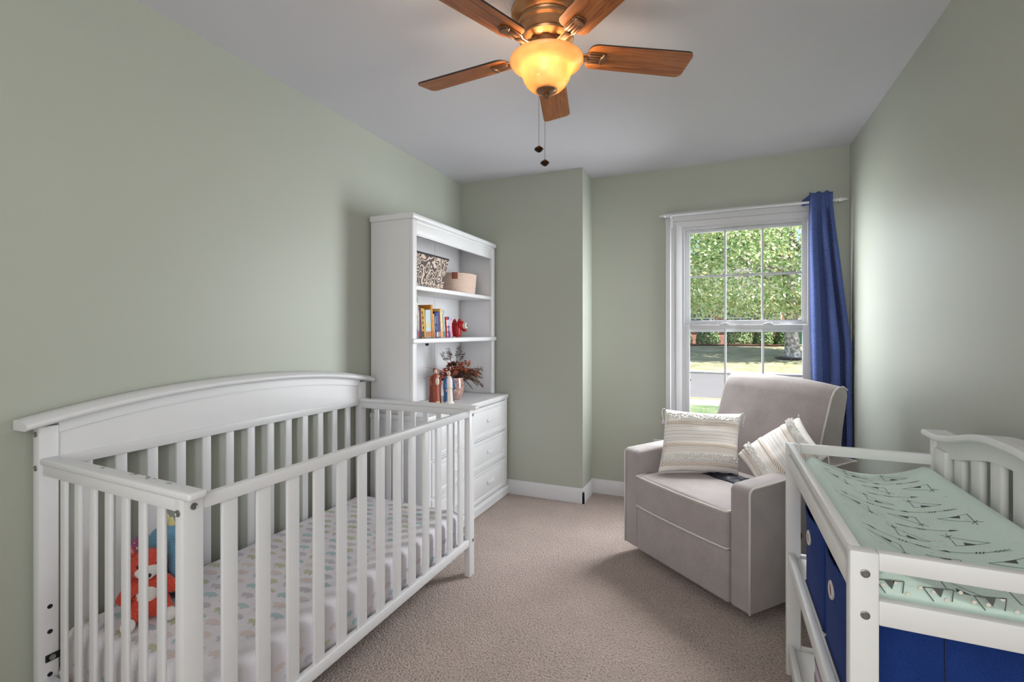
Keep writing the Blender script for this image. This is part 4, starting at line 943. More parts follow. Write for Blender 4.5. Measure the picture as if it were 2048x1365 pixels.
# ================================================================== ARMCHAIR (glider recliner)
CHO = (-.19, 2.51); CHA = math.atan2(-.653, .757)
def chair():
    g = M['grey']
    c = thing('armchair', 'grey upholstered glider recliner with white piping before the window', 'armchair', (CHO[0], CHO[1], 0), CHA)
    def P(name, bm, mat=g, **k): return mk(name, bm, mat, c, world=False, **k)
    def pipe(pts, r=.0048, par=None): 
        bm = B(); tube(bm, pts, r, 8); return mk('piping', bm, M['piping'], par or c, world=False, smooth=180)
    for s in (-1, 1):
        bm = B(); a, b = (.302, .405) if s > 0 else (-.405, -.302)
        prism(bm, [(0, .055), (.70, .055), (.76, .10), (.78, .615), (.70, .618), (.02, .583), (0, .565)], 'x', a, b, .012, 3)
        for v in bm.verts:      # gentle swell of the padding
            if v.co.z > .5: v.co.z += .006 * math.cos((v.co.x - (a + b) / 2) / .05)
        arm = P('arm', bm, smooth=50)
        o = b if s > 0 else a
        pipe([(o - s * .002, -.001, .06), (o - s * .002, -.001, .56), (o - s * .002, .004, .574), (o - s * .002, .02, .584), (o - s * .002, .70, .617), (o - s * .002, .755, .616)], par=arm)
    # body under the seat, footrest panel, seat cushion
    bm = B(); box(bm, (-.300, .030, .060), (.300, .70, .300), .01); P('seat_base', bm)
    bm = B(); box(bm, (-.299, -.006, .055), (.299, .040, .290), .014, 3); fr = P('footrest_panel', bm, smooth=60)
    bm = B(); vs = box(bm, (-.300, -.016, .292), (.300, .62, .462), .022, 4)
    bmesh.ops.subdivide_edges(bm, edges=[e for e in bm.edges if e.calc_length() > .2], cuts=5, use_grid_fill=True)
    for v in bm.verts:
        t = max(0, 1 - (v.co.x / .3) ** 2)
        if v.co.z > .42: v.co.z += .014 * t * max(0, 1 - ((v.co.y - .25) / .4) ** 2)
        if v.co.y < .03: v.co.y -= .012 * t
    sc = P('seat_cushion', bm, smooth=60)
    def fy(x): return -.016 - .012 * max(0, 1 - (x / .3) ** 2)
    xs = [-.292 + .584 * i / 16 for i in range(17)]
    pipe([(-.297, .06, .461)] + [(x, fy(x) + .004, .457) for x in xs] + [(.297, .06, .461)], par=sc)
    pipe([(-.297, .02, .296)] + [(x, fy(x) + .004, .297) for x in xs] + [(.297, .02, .296)], par=sc)
    # backrest
    bm = B()
    fr_ = [(.520, .40), (.555, .50), (.590, .62), (.640, .76), (.700, .92), (.728, .975), (.760, 1.000), (.800, 1.000), (.835, .975), (.838, .93), (.800, .76), (.775, .58), (.760, .40)]
    prism(bm, fr_, 'x', -.318, .322, .016, 3)
    bmesh.ops.subdivide_edges(bm, edges=[e for e in bm.edges if e.calc_length() > .4], cuts=9, use_grid_fill=True)
    for v in bm.verts:
        t = max(0, 1 - (v.co.x / .32) ** 2)
        if v.co.y < .74: v.co.y -= .016 * t ** .7
        if v.co.z > .90: v.co.z -= .022 * (1 - t) * (v.co.z - .90) / .1 + .010 * (v.co.x / .32)
    bk = P('backrest', bm, smooth=60)
    for s in (-1, 1):
        o = .322 if s > 0 else -.318
        pipe([(o - s * .004, y, z - (.022 + .010 * s) * max(0, z - .90) / .1 + .000) for y, z in [(.590, .62), (.640, .76), (.700, .92), (.728, .972), (.762, .998), (.802, .998), (.835, .972)]], .0045, par=bk)
    # swivel base and hidden leg frame
    bm = B(); lathe(bm, [(0, 0), (.240, 0), (.250, .006), (.250, .018), (.235, .024), (.08, .030), (.08, .070), (0, .070)], (0, .36, 0), 36); P('swivel_base', bm, M['dark'], smooth=40)
    bm = B(); lathe(bm, [(0, -.012), (.022, -.012), (.028, -.004), (.028, 0), (0, 0)], (.405, .30, .34), 18, Vector((-1, 0, 0))); P('recline_button', bm, M['dark'])
chair()

def seat_bag():
    c = thing('dark_bag', 'crumpled dark navy bag with brown edge tucked under the throw pillows on the armchair seat', 'bag', (CHO[0], CHO[1], 0.474), CHA)
    nv = simple('navy_plastic', srgb(22, 26, 42), .5, .35, var=.2, vscale=30); br = simple('brown_lining', srgb(120, 92, 80), .6)
    def f(x0, x1, y0, y1, h, sd):
        def g(u, v):
            e = min(1, 6 * u * (1 - u)) * min(1, 6 * v * (1 - v))
            return Vector((x0 + (x1 - x0) * u, y0 + (y1 - y0) * v + .01 * noise.noise(Vector((u * 4, sd, 0))), .0015 + e * (h + .012 * noise.noise(Vector((u * 7, v * 4, sd))))))
        return g
    bm = B(); surf(bm, f(-.13, .150, .300, .44, .010, 1), 40, 16); mk('bag_body', bm, nv, c, world=False, smooth=180, solid=.001)
    bm = B(); surf(bm, f(.10, .215, .285, .42, .013, 5), 20, 14); mk('brown_edge', bm, br, c, world=False, smooth=180, solid=.001)
seat_bag()

def pillow_mats():
    base, nt, b = new_mat('cream_woven_pillow'); b.inputs['Roughness'].default_value = .95; b.inputs['Specular IOR Level'].default_value = .1
    uv = nt.nodes.new('ShaderNodeUVMap'); sp = nt.nodes.new('ShaderNodeSeparateXYZ'); nt.links.new(uv.outputs[0], sp.inputs[0])
    cream = srgb(250, 245, 240); tan = srgb(226, 208, 192); gr = srgb(204, 196, 194)
    st = [(0, cream)]
    for p, cc in ((.30, tan), (.335, tan), (.47, gr), (.505, gr), (.565, gr), (.62, gr), (.69, tan)): st += [(p - .003, cream), (p, cc), (p + .004, cc), (p + .007, cream)]
    r = ramp_node(nt, st[:32]); nt.links.new(sp.outputs['Y'], r.inputs['Fac'])
    tc = nt.nodes.new('ShaderNodeTexCoord'); nz = nt.nodes.new('ShaderNodeTexNoise'); nz.inputs['Scale'].default_value = 260; nt.links.new(tc.outputs['Object'], nz.inputs['Vector'])
    nt.links.new(r.outputs['Color'], b.inputs['Base Color'])
    bp = nt.nodes.new('ShaderNodeBump'); bp.inputs['Strength'].default_value = .5; bp.inputs['Distance'].default_value = .003; nt.links.new(nz.outputs['Fac'], bp.inputs['Height']); nt.links.new(bp.outputs['Normal'], b.inputs['Normal'])
    dg, nt, b = new_mat('tan_twill_band'); b.inputs['Roughness'].default_value = .95; b.inputs['Specular IOR Level'].default_value = .1
    uv = nt.nodes.new('ShaderNodeUVMap'); mp = nt.nodes.new('ShaderNodeMapping'); mp.inputs['Scale'].default_value = (30, 1.6, 1); nt.links.new(uv.outputs[0], mp.inputs[0])
    wv = nt.nodes.new('ShaderNodeTexWave'); wv.bands_direction = 'DIAGONAL'; wv.inputs['Scale'].default_value = .62; wv.inputs['Distortion'].default_value = .6; nt.links.new(mp.outputs[0], wv.inputs['Vector'])
    r = ramp_node(nt, [(.35, srgb(200, 174, 148)), (.55, cream)]); nt.links.new(wv.outputs['Fac'], r.inputs['Fac']); nt.links.new(r.outputs['Color'], b.inputs['Base Color'])
    tf = simple('cream_tufts', srgb(250, 244, 238), .95, .1, var=.12, vscale=140, bump=1.0, bscale=180)
    return base, dg, tf
PM = pillow_mats()
def pillow(label, TL, TR, BR, BL, thick, rest, sag=0.0):
    TL, TR, BR, BL = map(Vector, (TL, TR, BR, BL))
    ctr = (TL + TR + BR + BL) / 4
    X = ((TR + BR) - (TL + BL)).normalized(); Y = ((TL + TR) - (BL + BR)).normalized(); N = X.cross(Y).normalized()
    if N.dot(Vector((0, 0, 1.25)) - ctr) < 0 and N.y > 0: N = -N
    p = thing('throw_pillow', label, 'pillow', ctr, group='cream tufted throw pillows on the armchair')
    def fn(side, off=0.0, amp=0.0, seed=0):
        def f(u, v):
            a = BL.lerp(BR, u); b = TL.lerp(TR, u); q = a.lerp(b, v)
            # pull the edge middles inwards, leave corners pointed
            du = (u - .5) * 2; dv = (v - .5) * 2
            q += X * (-du) * .012 * (1 - dv * dv) + Y * (-dv) * .012 * (1 - du * du)
            h = max(0, (1 - abs(du) ** 2.6)) ** .55 * max(0, (1 - abs(dv) ** 2.6)) ** .55
            wr = .006 * noise.noise(Vector((u * 5, v * 5, side))) * h
            d = thick * .5 * h + wr + off * min(1, h * 4)
            if amp: d += amp * (.5 + .5 * noise.noise(Vector((u * 46, v * 46, 3 + seed)))) * min(1, h * 4)
            return q + N * d * side
        return f
    bm = B(); surf(bm, fn(1), 44, 44); surf(bm, fn(-1), 44, 44); bmesh.ops.remove_doubles(bm, verts=bm.verts, dist=.0008); bmesh.ops.recalc_face_normals(bm, faces=bm.faces)
    mk('cover', bm, PM[0], p, smooth=180)
    def band(name, v0, v1, mat, off, amp, nu, nv):
        g = fn(1, off, amp, 1); bm = B()
        surf(bm, lambda u, v: g(.015 + .97 * u, v0 + (v1 - v0) * v), nu, nv); mk(name, bm, mat, p, smooth=180, solid=.002)
    band('woven_band', .075, .125, PM[1], .002, 0, 60, 4)
    band('tuft_band', .14, .245, PM[2], .002, .022, 130, 18)
    band('woven_band', .365, .425, PM[1], .002, 0, 60, 4)
    band('woven_band', .730, .785, PM[1], .002, 0, 60, 4)
    band('tuft_band', .825, .925, PM[2], .002, .022, 130, 18)
    for cnr, sx in ((TL, -1), (TR, 1)):
        bm = B(); q = cnr.copy(); tube(bm, [q, q + X * sx * .010 + Vector((0, 0, .006)), q + X * sx * .016 + Vector((0, 0, -.02)), q + X * sx * .008 + Vector((0, 0, -.06)), q + X * sx * .012 + Vector((0, 0, -.085))], .0022, 6); mk('corner_cord', bm, PM[2], p, smooth=180)
pillow('cream tufted pillow standing upright at the left side of the armchair seat', (-0.293, 2.905, 0.800), (0.112, 3.025, 0.782), (0.092, 2.850, 0.478), (-0.312, 2.738, 0.478), .15, .47)
pillow('cream tufted pillow lying tilted against the right arm of the armchair', (0.368, 2.812, 0.817), (0.440, 2.530, 0.690), (0.190, 2.472, 0.490), (0.086, 2.832, 0.596), .14, .47)

# ================================================================== CHANGING TABLE
def table():
    w = M['whitet']
    x0, x1, y0, y1, zt = .222, .690, 1.075, 2.035, .842
    t = thing('changing_table', 'white open-shelf changing table with slatted back rail by the right wall', 'changing table', ((x0 + x1) / 2, (y0 + y1) / 2, 0))
    def bx(name, lo, hi, r=.003, seg=2, par=None): 
        bm = B(); box(bm, lo, hi, r, seg); return mk(name, bm, w, par or t)
    py0, py1 = (y0, y0 + .030), (y1 - .030, y1)
    for ya, yb in (py0, py1):
        bx('front_post', (x0, ya, 0), (x0 + .046, yb, zt), .004)
        bx('back_post', (x1 - .046, ya, 0), (x1, yb, .906), .004)
        bx('end_rail', (x0 + .046, ya + .005, .808), (x1 - .046, yb - .004, zt))
        bx('end_rail', (x0 + .046, ya + .005, .708), (x1 - .046, yb - .004, .754))
        bx('end_shelf_rail', (x0 + .046, ya + .006, .395), (x1 - .046, yb - .006, .440))
        bx('end_shelf_rail', (x0 + .046, ya + .006, .060), (x1 - .046, yb - .006, .105))
    for xa, xb in ((x0 + .004, x0 + .024),):
        bx('side_rail', (xa, y0 + .030, .820), (xb, y1 - .030, zt))
        bx('side_rail', (xa, y0 + .030, .756), (xb, y1 - .030, .802))
        bx('side_shelf_rail', (xa, y0 + .030, .402), (xb, y1 - .030, .447))
        bx('side_shelf_rail', (xa, y0 + .030, .060), (xb, y1 - .030, .112))
    bx('deck', (x0 + .026, y0 + .032, .728), (x1 - .026, y1 - .032, .742), .002)
    bx('shelf', (x0 + .024, y0 + .032, .416), (x1 - .012, y1 - .032, .432), .002)
    bx('shelf', (x0 + .024, y0 + .032, .082), (x1 - .012, y1 - .032, .098), .002)
    for z0, z1 in ((.708, .754), (.395, .440), (.060, .105)): bx('back_rail', (x1 - .030, y0 + .030, z0), (x1 - .010, y1 - .030, z1))
    # curved slatted back
    yc = (y0 + y1) / 2; hl = y1 - yc
    def top(y):
        s = abs(y - yc) / hl
        return .922 + .060 * (.5 + .5 * math.cos(PI * min(1, max(0, (s - .08) / .80)))) - .002
    n = 48; ys = [y0 - .010 + (y1 - y0 + .020) * i / n for i in range(n + 1)]
    bm = B(); xa, xb = x1 - .066, x1 + .004
    prof = [(xa, -.006), (xa + .004, 0), (xb - .004, 0), (xb, -.006), (xb, -.016), (xb - .004, -.020), (xa + .004, -.020), (xa, -.016)]
    rings = [[bm.verts.new((px, y, top(y) + pz)) for px, pz in prof] for y in ys]; fs = []
    for a, b in zip(rings, rings[1:]):
        for k in range(8): fs.append(bm.faces.new((a[k], a[(k + 1) % 8], b[(k + 1) % 8], b[k])))
    fs += [bm.faces.new(rings[0]), bm.faces.new(rings[-1])]; bmesh.ops.recalc_face_normals(bm, faces=fs); mk('back_cap', bm, w, t, smooth=40)
    yy = [y0 + .002 + (y1 - y0 - .004) * i / n for i in range(n + 1)]
    def low(y): return top(y) - .070
    bm = B(); prism(bm, [(y, top(y) - .020) for y in yy] + [(y, low(y)) for y in reversed(yy)], 'x', x1 - .036, x1 - .010); mk('curved_rail', bm, w, t, smooth=30)
    for ya in (y0 + .030, y1 - .115): bx('back_stile', (x1 - .046, ya, .754), (x1 - .014, ya + .085, low(ya + .04) + .02))
    for i in range(7):
        y = 1.838 - .1075 * i
        if y < y0 + .12: break
        bm = B(); box(bm, (x1 - .032, y, .750), (x1 - .014, y + .058, low(y + .029) + .006), .007, 3); mk('back_slat', bm, w, t)
    for z in (.803, .726): 
        bm = B(); bolt(bm, (x0 + .024, y0, z), (0, -1, 0), .0075); mk('bolt', bm, M['nickel'], t)
table()

def pad():
    x0, x1, y0, y1 = .262, .650, 1.112, 1.990
    xc = (x0 + x1) / 2; hw = (x1 - x0) / 2
    p = thing('changing_pad', 'mint contoured changing pad printed with grey arrows and tents', 'changing pad', (xc, (y0 + y1) / 2, .743))
    def ztop(x):
        s = abs(x - xc) / hw
        return .764 + .044 * min(1, s / .80) ** 2 * (1 if s < .8 else 1) - (0.030 * max(0, (s - .82) / .18) ** 2)
    NP = 30
    sec = [(x0 + (x1 - x0) * (i / NP), None) for i in range(NP + 1)]
    secp = [(x, ztop(x)) for x, _ in sec] + [(x1 + .002, .760), (x1 - .012, .746), (xc, .7435), (x0 + .012, .746), (x0 - .002, .760)]
    bm = B(); rings = []
    for y, ins in ((y0 + .006, .62), (y0, .86), (y0 + .004, .95), (y0 + .016, 1.0)) :
        rings.append((y, ins))
    for i in range(1, 16): rings.append((y0 + .016 + (y1 - y0 - .032) * i / 16, 1.0))
    rings += [(y1 - .016, 1.0), (y1 - .004, .95), (y1, .86), (y1 - .006, .62)]
    zm = .756
    vr = [[bm.verts.new((xc + (x - xc) * (1 if s == 1 else .99 if s > .9 else .985), y, zm + (z - zm) * s)) for x, z in secp] for y, s in rings]; fs = []
    m = len(secp)
    for a, b in zip(vr, vr[1:]):
        for k in range(m): fs.append(bm.faces.new((a[k], a[(k + 1) % m], b[(k + 1) % m], b[k])))
    fs += [bm.faces.new(vr[0]), bm.faces.new(vr[-1])]; bmesh.ops.recalc_face_normals(bm, faces=fs); mk('cover', bm, M['mint'], p, smooth=70)
    ink = B(); dots = B(); rnd = random.Random(5)
    def S(x, y): return Vector((x, y, ztop(x) + .0007))
    def E(x, z): return Vector((x, y0 - .0007, z))
    def line(F, a, b, wd=.0015, n=6):
        a = Vector(a); b = Vector(b); d = (b - a).normalized(); q = Vector((-d.y, d.x)) * wd / 2
        vs = [(ink.verts.new(F(*(a.lerp(b, i / n) - q))), ink.verts.new(F(*(a.lerp(b, i / n) + q)))) for i in range(n + 1)]
        for (c, d2), (e, f) in zip(vs, vs[1:]): ink.faces.new((c, e, f, d2))
    def fill(F, pts): 
        cx_ = sum(q[0] for q in pts) / len(pts); cy_ = sum(q[1] for q in pts) / len(pts)
        n = 3
        for a, b in zip(pts, pts[1:] + pts[:1]):
            ink.faces.new([ink.verts.new(F(cx_, cy_)), ink.verts.new(F(*a)), ink.verts.new(F(*b))])
    def tent(F, x, y, s, fx, fy):
        def q(a, b): return (x + s * fx * a * .92, y + s * fy * b * 1.45)
        A, Bq, Cq = (-.040, .012), (.030, .018), (.026, -.020)
        line(F, q(*A), q(*Bq)); 
        line(F, q(*Bq), q(Cq[0] + (Cq[0] - Bq[0]) * .35, Cq[1] + (Cq[1] - Bq[1]) * .35))
        line(F, q(*A), q(Cq[0] + (Cq[0] - A[0]) * .22, Cq[1] + (Cq[1] - A[1]) * .22))
        line(F, q(Cq[0] - .010, Cq[1] - .006), q(Cq[0] + .008, Cq[1] + .004), .0018, 2)
        fill(F, [q(-.014, .0145), q(.012, .0165), q(.008, .004)])
    def arrow(F, x, y, L, fx):
        line(F, (x - fx * L / 2, y), (x + fx * L / 2, y + .004), .0014, 12)
        hx = x - fx * L / 2
        fill(F, [(hx, y), (hx + fx * .020, y - .0045), (hx + fx * .016, y + .0065)])
        for k in range(3): line(F, (x + fx * (.005 + .006 * k), y - .003), (x + fx * (.010 + .006 * k), y + .007), .0022, 2)
        for k in range(4): line(F, (x + fx * (L * .32 + .007 * k), y + .003), (x + fx * (L * .32 + .007 * k + .007), y + .008), .0012, 2); line(F, (x + fx * (L * .32 + .007 * k), y + .003), (x + fx * (L * .32 + .007 * k + .007), y - .002), .0012, 2)
    y = y0 + .050; i = 0
    while y < y1 - .04:
        if i % 2 == 0:
            for j in range(5):
                x = x0 + .055 + .104 * j + (.020 if (i // 2) % 2 else -.01)
                if x0 + .05 < x < x1 - .045: tent(S, x, y, .95, 1 if (i // 2) % 2 else -1, 1 if (i // 2) % 2 else -1)
        else:
            for j in range(3):
                x = x0 + .085 + .135 * j + (.02 if (i // 2) % 2 else -.015)
                if x0 + .07 < x < x1 - .065: arrow(S, x, y, .115, 1 if (i // 2) % 2 else -1)
        y += .064; i += 1
    for j in range(6): 
        x = x0 + .03 + .072 * j
        line(E, (x - .022, .780), (x + .022, .784), .0018, 2); line(E, (x + .022, .784), (x + .020, .762), .0018, 2); line(E, (x - .022, .780), (x - .006, .757), .0018, 2)
        fill(E, [(x - .008, .7805), (x + .008, .782), (x + .004, .766)])
    def dot(F, x, y, r):
        dots.faces.new([dots.verts.new(F(x + r * math.cos(2 * PI * k / 8), y + r * math.sin(2 * PI * k / 8))) for k in range(8)])
    for _ in range(190):
        x = rnd.uniform(x0 + .03, x1 - .03); y = rnd.uniform(y0 + .02, y1 - .02); dot(S, x, y, .0027)
    for k in range(20): dot(E, x0 + .02 + .019 * k, .772 + .010 * math.sin(k * 2.3), .0034)
    mk('printed_motifs', ink, M['ink'], p, smooth=0, kind='stuff'); mk('printed_dots', dots, M['pinkdot'], p, smooth=0, kind='stuff')
pad()

def fabric_cube(label, y0, y1):
    x0, x1, z0, z1 = .258, .560, .4325, .705
    b = thing('storage_bin', label, 'storage bin', ((x0 + x1) / 2, (y0 + y1) / 2, z0), group='navy storage bins on the changing table shelf')
    def wall(u, z, ins):  # closed rounded rectangle ring, sagging sides
        r = .012; per = []
        for cx_, cy_, a0 in ((x1 - r, y1 - r, 0), (x0 + r, y1 - r, PI / 2), (x0 + r, y0 + r, PI), (x1 - r, y0 + r, 1.5 * PI)):
            for k in range(4): a = a0 + PI / 2 * k / 3; per.append((cx_ + (r - ins) * math.cos(a), cy_ + (r - ins) * math.sin(a)))
        return per
    bm = B(); rings = []
    def add(z, ins, bow):
        per = wall(0, z, ins); n = len(per); pts = []
        for i in range(n):
            a = per[i]; c = per[(i + 1) % n]; pts.append(a)
            if (Vector(a) - Vector(c)).length > .1:
                for k in range(1, 8):
                    t = k / 8; q = Vector(a).lerp(Vector(c), t); d = Vector(c) - Vector(a); nn = Vector((d.y, -d.x)).normalized()
                    q += nn * (bow if nn.x > -.5 else -1.6 * bow) * math.sin(PI * t); pts.append((q.x, q.y))
        rings.append([bm.verts.new((px, py, z + (0.004 * math.sin(7 * px + 9 * py) if z > .69 else 0))) for px, py in pts])
    for z, bw in ((z0, 0), (z0 + .02, -.001), (z0 + .10, -.004), (z0 + .20, -.007), (z1, -.012)): add(z, 0, bw)
    for z, bw in ((z1, -.012), (z0 + .12, -.005), (z0 + .006, 0)): add(z, .004, bw)
    fs = []
    for a, c in zip(rings, rings[1:]):
        for k in range(len(a)): fs.append(bm.faces.new((a[k], a[(k + 1) % len(a)], c[(k + 1) % len(a)], c[k])))
    fs += [bm.faces.new(rings[0]), bm.faces.new(rings[-1])]; bmesh.ops.recalc_face_normals(bm, faces=fs); mk('body', bm, M['navy'], b, smooth=60)
    bm = B(); tube(bm, [(x0 - .0006, y0 + .006, z0 + .004), (x0 - .0006, y1 - .006, z0 + .004)], .0025, 6); mk('bottom_seam', bm, M['navyd'], b)
    bm = B(); tube(bm, [((x0 + x1) / 2, y0 - .0003 + .001, z0 + .01), ((x0 + x1) / 2, y0 + .003, z0 + .10), ((x0 + x1) / 2, y0 + .009, z1 - .02)], .0016, 6); mk('side_seam', bm, M['navyd'], b)
    yc = (y0 + y1) / 2
    bm = B(); n = 28; tube(bm, [(x0 - .0130, yc + .018 * math.cos(2 * PI * k / n), z1 - .075 + .018 * math.sin(2 * PI * k / n)) for k in range(n)], .004, 8, closed=True); gr = mk('grommet', bm, simple('pale_grommet', srgb(214, 208, 206), .4), b, smooth=180)
    bm = B(); lathe(bm, [(0, .001), (.016, .001), (.016, 0), (0, 0)], (x0 - .0135, yc, z1 - .075), 24, Vector((-1, 0, 0))); mk('grommet_hole', bm, simple('grommet_brown', srgb(120, 96, 88), .8), gr)  # flat brown disc inside the pale ring
fabric_cube('navy fabric storage bin nearer the armchair on the changing table middle shelf', 1.530, 1.832)
fabric_cube('navy fabric storage bin at the bolted near end of the middle shelf', 1.212, 1.514)

def striped_box():
    x0, x1, y0, y1, z0, z1 = .254, .560, 1.235, 1.645, .0985, .345
    s = thing('striped_box', 'lavender and plum striped storage box on the changing table bottom shelf', 'box', ((x0 + x1) / 2, (y0 + y1) / 2, z0))
    lav = fabric('lavender_cloth', srgb(190, 172, 196), srgb(208, 192, 212)); plum = fabric('plum_cloth', srgb(104, 74, 96), srgb(124, 92, 112))
    bm = B(); box(bm, (x0, y0, z0), (x1, y1, z1), .006); mk('body', bm, lav, s)
    for k in range(4):
        z = z0 + .008 + .060 * k; bm = B(); box(bm, (x0 - .0008, y0 - .0008, z), (x1 + .0008, y1 + .0008, z + .028), .002); mk('stripe_band', bm, plum, s)
    bm = B(); box(bm, (x0 - .002, y0 - .002, z1 - .01), (x1 + .002, y1 + .002, z1 + .016), .005); mk('lid', bm, plum, s)
striped_box()

# ================================================================== OUTSIDE THE WINDOW
def outside():
    GZ = -.45
    def grass(name, c1, c2, c3):
        m, nt, b = new_mat(name); b.inputs['Roughness'].default_value = .95; b.inputs['Specular IOR Level'].default_value = .1
        tc = nt.nodes.new('ShaderNodeTexCoord'); n1 = nt.nodes.new('ShaderNodeTexNoise'); n1.inputs['Scale'].default_value = 1.1; n1.inputs['Detail'].default_value = 10; n1.inputs['Roughness'].default_value = .75
        nt.links.new(tc.outputs['Object'], n1.inputs['Vector']); r = ramp_node(nt, [(.34, c1), (.5, c2), (.66, c3)]); nt.links.new(n1.outputs['Fac'], r.inputs['Fac']); nt.links.new(r.outputs['Color'], b.inputs['Base Color'])
        n2 = nt.nodes.new('ShaderNodeTexNoise'); n2.inputs['Scale'].default_value = 25; n2.inputs['Detail'].default_value = 6; nt.links.new(tc.outputs['Object'], n2.inputs['Vector'])
        bp = nt.nodes.new('ShaderNodeBump'); bp.inputs['Strength'].default_value = 1; bp.inputs['Distance'].default_value = .05; nt.links.new(n2.outputs['Fac'], bp.inputs['Height']); nt.links.new(bp.outputs['Normal'], b.inputs['Normal'])
        return m
    g1 = grass('dry_lawn', srgb(122, 128, 94), srgb(158, 153, 126), srgb(184, 175, 152)); g2 = grass('green_lawn', srgb(84, 108, 74), srgb(122, 138, 100), srgb(158, 162, 132))
    bm = B(); box(bm, (-25, 3.85, GZ - .3), (25, 11.9, GZ)); struct('lawn_near', bm, g2, smooth=0)
    bm = B(); box(bm, (-25, 11.9, GZ - .3), (25, 12.7, GZ + .02), .01); struct('sidewalk', bm, simple('concrete_walk', srgb(186, 184, 188), .9, var=.1, vscale=2, bump=.2), smooth=0)
    bm = B(); box(bm, (-25, 12.7, GZ - .3), (25, 13.3, GZ)); struct('lawn_verge', bm, g1, smooth=0)
    bm = B(); box(bm, (-25, 13.3, GZ - .3), (25, 21.6, GZ - .02)); struct('road', bm, simple('asphalt_road', srgb(114, 111, 112), .9, var=.08, vscale=1.2, bump=.3, bscale=40), smooth=0)
    bm = B(); box(bm, (-25, 21.6, GZ - .3), (25, 21.85, GZ + .05), .02); struct('kerb', bm, simple('concrete_kerb', srgb(206, 200, 192), .9, var=.1, vscale=3), smooth=0)
    def lawnz(y): return GZ + .03 + max(0, min(1, (y - 21.85) / 9.6)) * .86
    bm = B(); surf(bm, lambda u, v: Vector((-30 + 60 * u, 21.85 + 48 * v, lawnz(21.85 + 48 * v) + .05 * noise.noise(Vector((u * 14, v * 20, 0))))), 30, 40); struct('lawn_far', bm, g1, smooth=180)
    HB = 31.2
    bm = B(); surf(bm, lambda u, v: Vector((-6.8 + 9.9 * u, HB - .5 + 2.0 * v, lawnz(HB) + .045 + .03 * math.sin(PI * v))), 20, 4); struct('mulch_field', bm, simple('red_mulch', srgb(140, 96, 82), .95, var=.3, vscale=8, bump=.6, bscale=30), smooth=180)
    rng = np.random.default_rng(5)
    def leafmesh(name, pts, nrm, size, mat, parent, asp=.62):
        n = len(pts); r = rng.normal(size=(n, 3)); a = np.cross(nrm, r); a /= np.linalg.norm(a, axis=1)[:, None] + 1e-9; b = np.cross(nrm, a)
        s = (size * rng.uniform(.6, 1.25, n))[:, None]
        q = np.stack([pts - a * s, pts - b * s * asp + nrm * s * .12, pts + a * s, pts + b * s * asp + nrm * s * .12], 1).reshape(-1, 3)
        me = bpy.data.meshes.new(name); me.from_pydata(q.tolist(), [], np.arange(4 * n).reshape(n, 4).tolist()); me.materials.append(mat)
        o = bpy.data.objects.new(name, me); COL.objects.link(o)
        if parent is not None:
            o.parent = parent; o.location = -Vector(parent.location)
        return o
    def rnorm(n, bias):
        v = rng.normal(size=(n, 3)) * .8 + bias; return v / np.linalg.norm(v, axis=1)[:, None]
    # --- maple across the street
    ty, tx = 26.2, 3.16; tz = lawnz(ty)
    t = thing('street_tree', 'broad green maple with pale mottled trunk across the road', 'tree', (tx, ty, tz))
    bm = B(); tube(bm, [(tx, ty, tz - .1), (tx, ty, tz + .12), (tx - .02, ty, tz + .5), (tx - .05, ty, tz + 1.2), (tx - .06, ty, tz + 2.2), (tx - .05, ty, tz + 3.4), (tx, ty, tz + 5.5), (tx, ty, tz + 7)], [.46, .38, .32, .29, .27, .24, .16, .06], 20)
    m, nt, b = new_mat('mottled_bark'); b.inputs['Roughness'].default_value = .9
    tc = nt.nodes.new('ShaderNodeTexCoord'); nz = nt.nodes.new('ShaderNodeTexNoise'); nz.inputs['Scale'].default_value = 7; nz.inputs['Detail'].default_value = 6; nt.links.new(tc.outputs['Object'], nz.inputs['Vector'])
    r = ramp_node(nt, [(.35, srgb(112, 100, 94)), (.52, srgb(160, 150, 144)), (.62, srgb(206, 202, 198))]); nt.links.new(nz.outputs['Fac'], r.inputs['Fac']); nt.links.new(r.outputs['Color'], b.inputs['Base Color'])
    bp = nt.nodes.new('ShaderNodeBump'); bp.inputs['Distance'].default_value = .03; nt.links.new(nz.outputs['Fac'], bp.inputs['Height']); nt.links.new(bp.outputs['Normal'], b.inputs['Normal']); bark = m
    mk('trunk', bm, bark, t, smooth=180)
    rnd = random.Random(9)
    for k in range(11):
        a = 2 * PI * k / 11 + rnd.uniform(-.2, .2); L = rnd.uniform(3, 5); z0 = tz + 2.1 + .32 * k
        bm = B(); tube(bm, [(tx, ty, z0), (tx + .3 * L * math.cos(a), ty + .3 * L * math.sin(a), z0 + .5), (tx + .65 * L * math.cos(a), ty + .65 * L * math.sin(a), z0 + .9), (tx + L * math.cos(a), ty + L * math.sin(a), z0 + .9 + rnd.uniform(-.4, .4))], [.10, .07, .045, .015], 8); mk('branch', bm, bark, t, smooth=180)
    cc = np.array([tx - .9, ty - .4, tz + 5.6]); rad = np.array([6.2, 3.0, 4.1])
    # clumps of leaves over the crown
    nc = 780; d = rng.normal(size=(nc, 3)); d /= np.linalg.norm(d, axis=1)[:, None]; rr = rng.uniform(.45, 1, nc) ** .4
    cl = cc + d * rad * rr[:, None]
    cl = cl[cl[:, 2] > tz + 1.95 + .25 * rng.random(len(cl))]
    pts = np.repeat(cl, 62, 0) + rng.normal(size=(len(cl) * 62, 3)) * np.array([.55, .4, .24])
    pts = pts[pts[:, 2] > tz + 1.82]
    lm = island_mat('maple_leaf', [(0, srgb(132, 168, 104)), (.35, srgb(184, 208, 146)), (.65, srgb(228, 233, 192)), (.88, srgb(240, 240, 214)), (1, srgb(232, 214, 140))], .35, .42, .6)
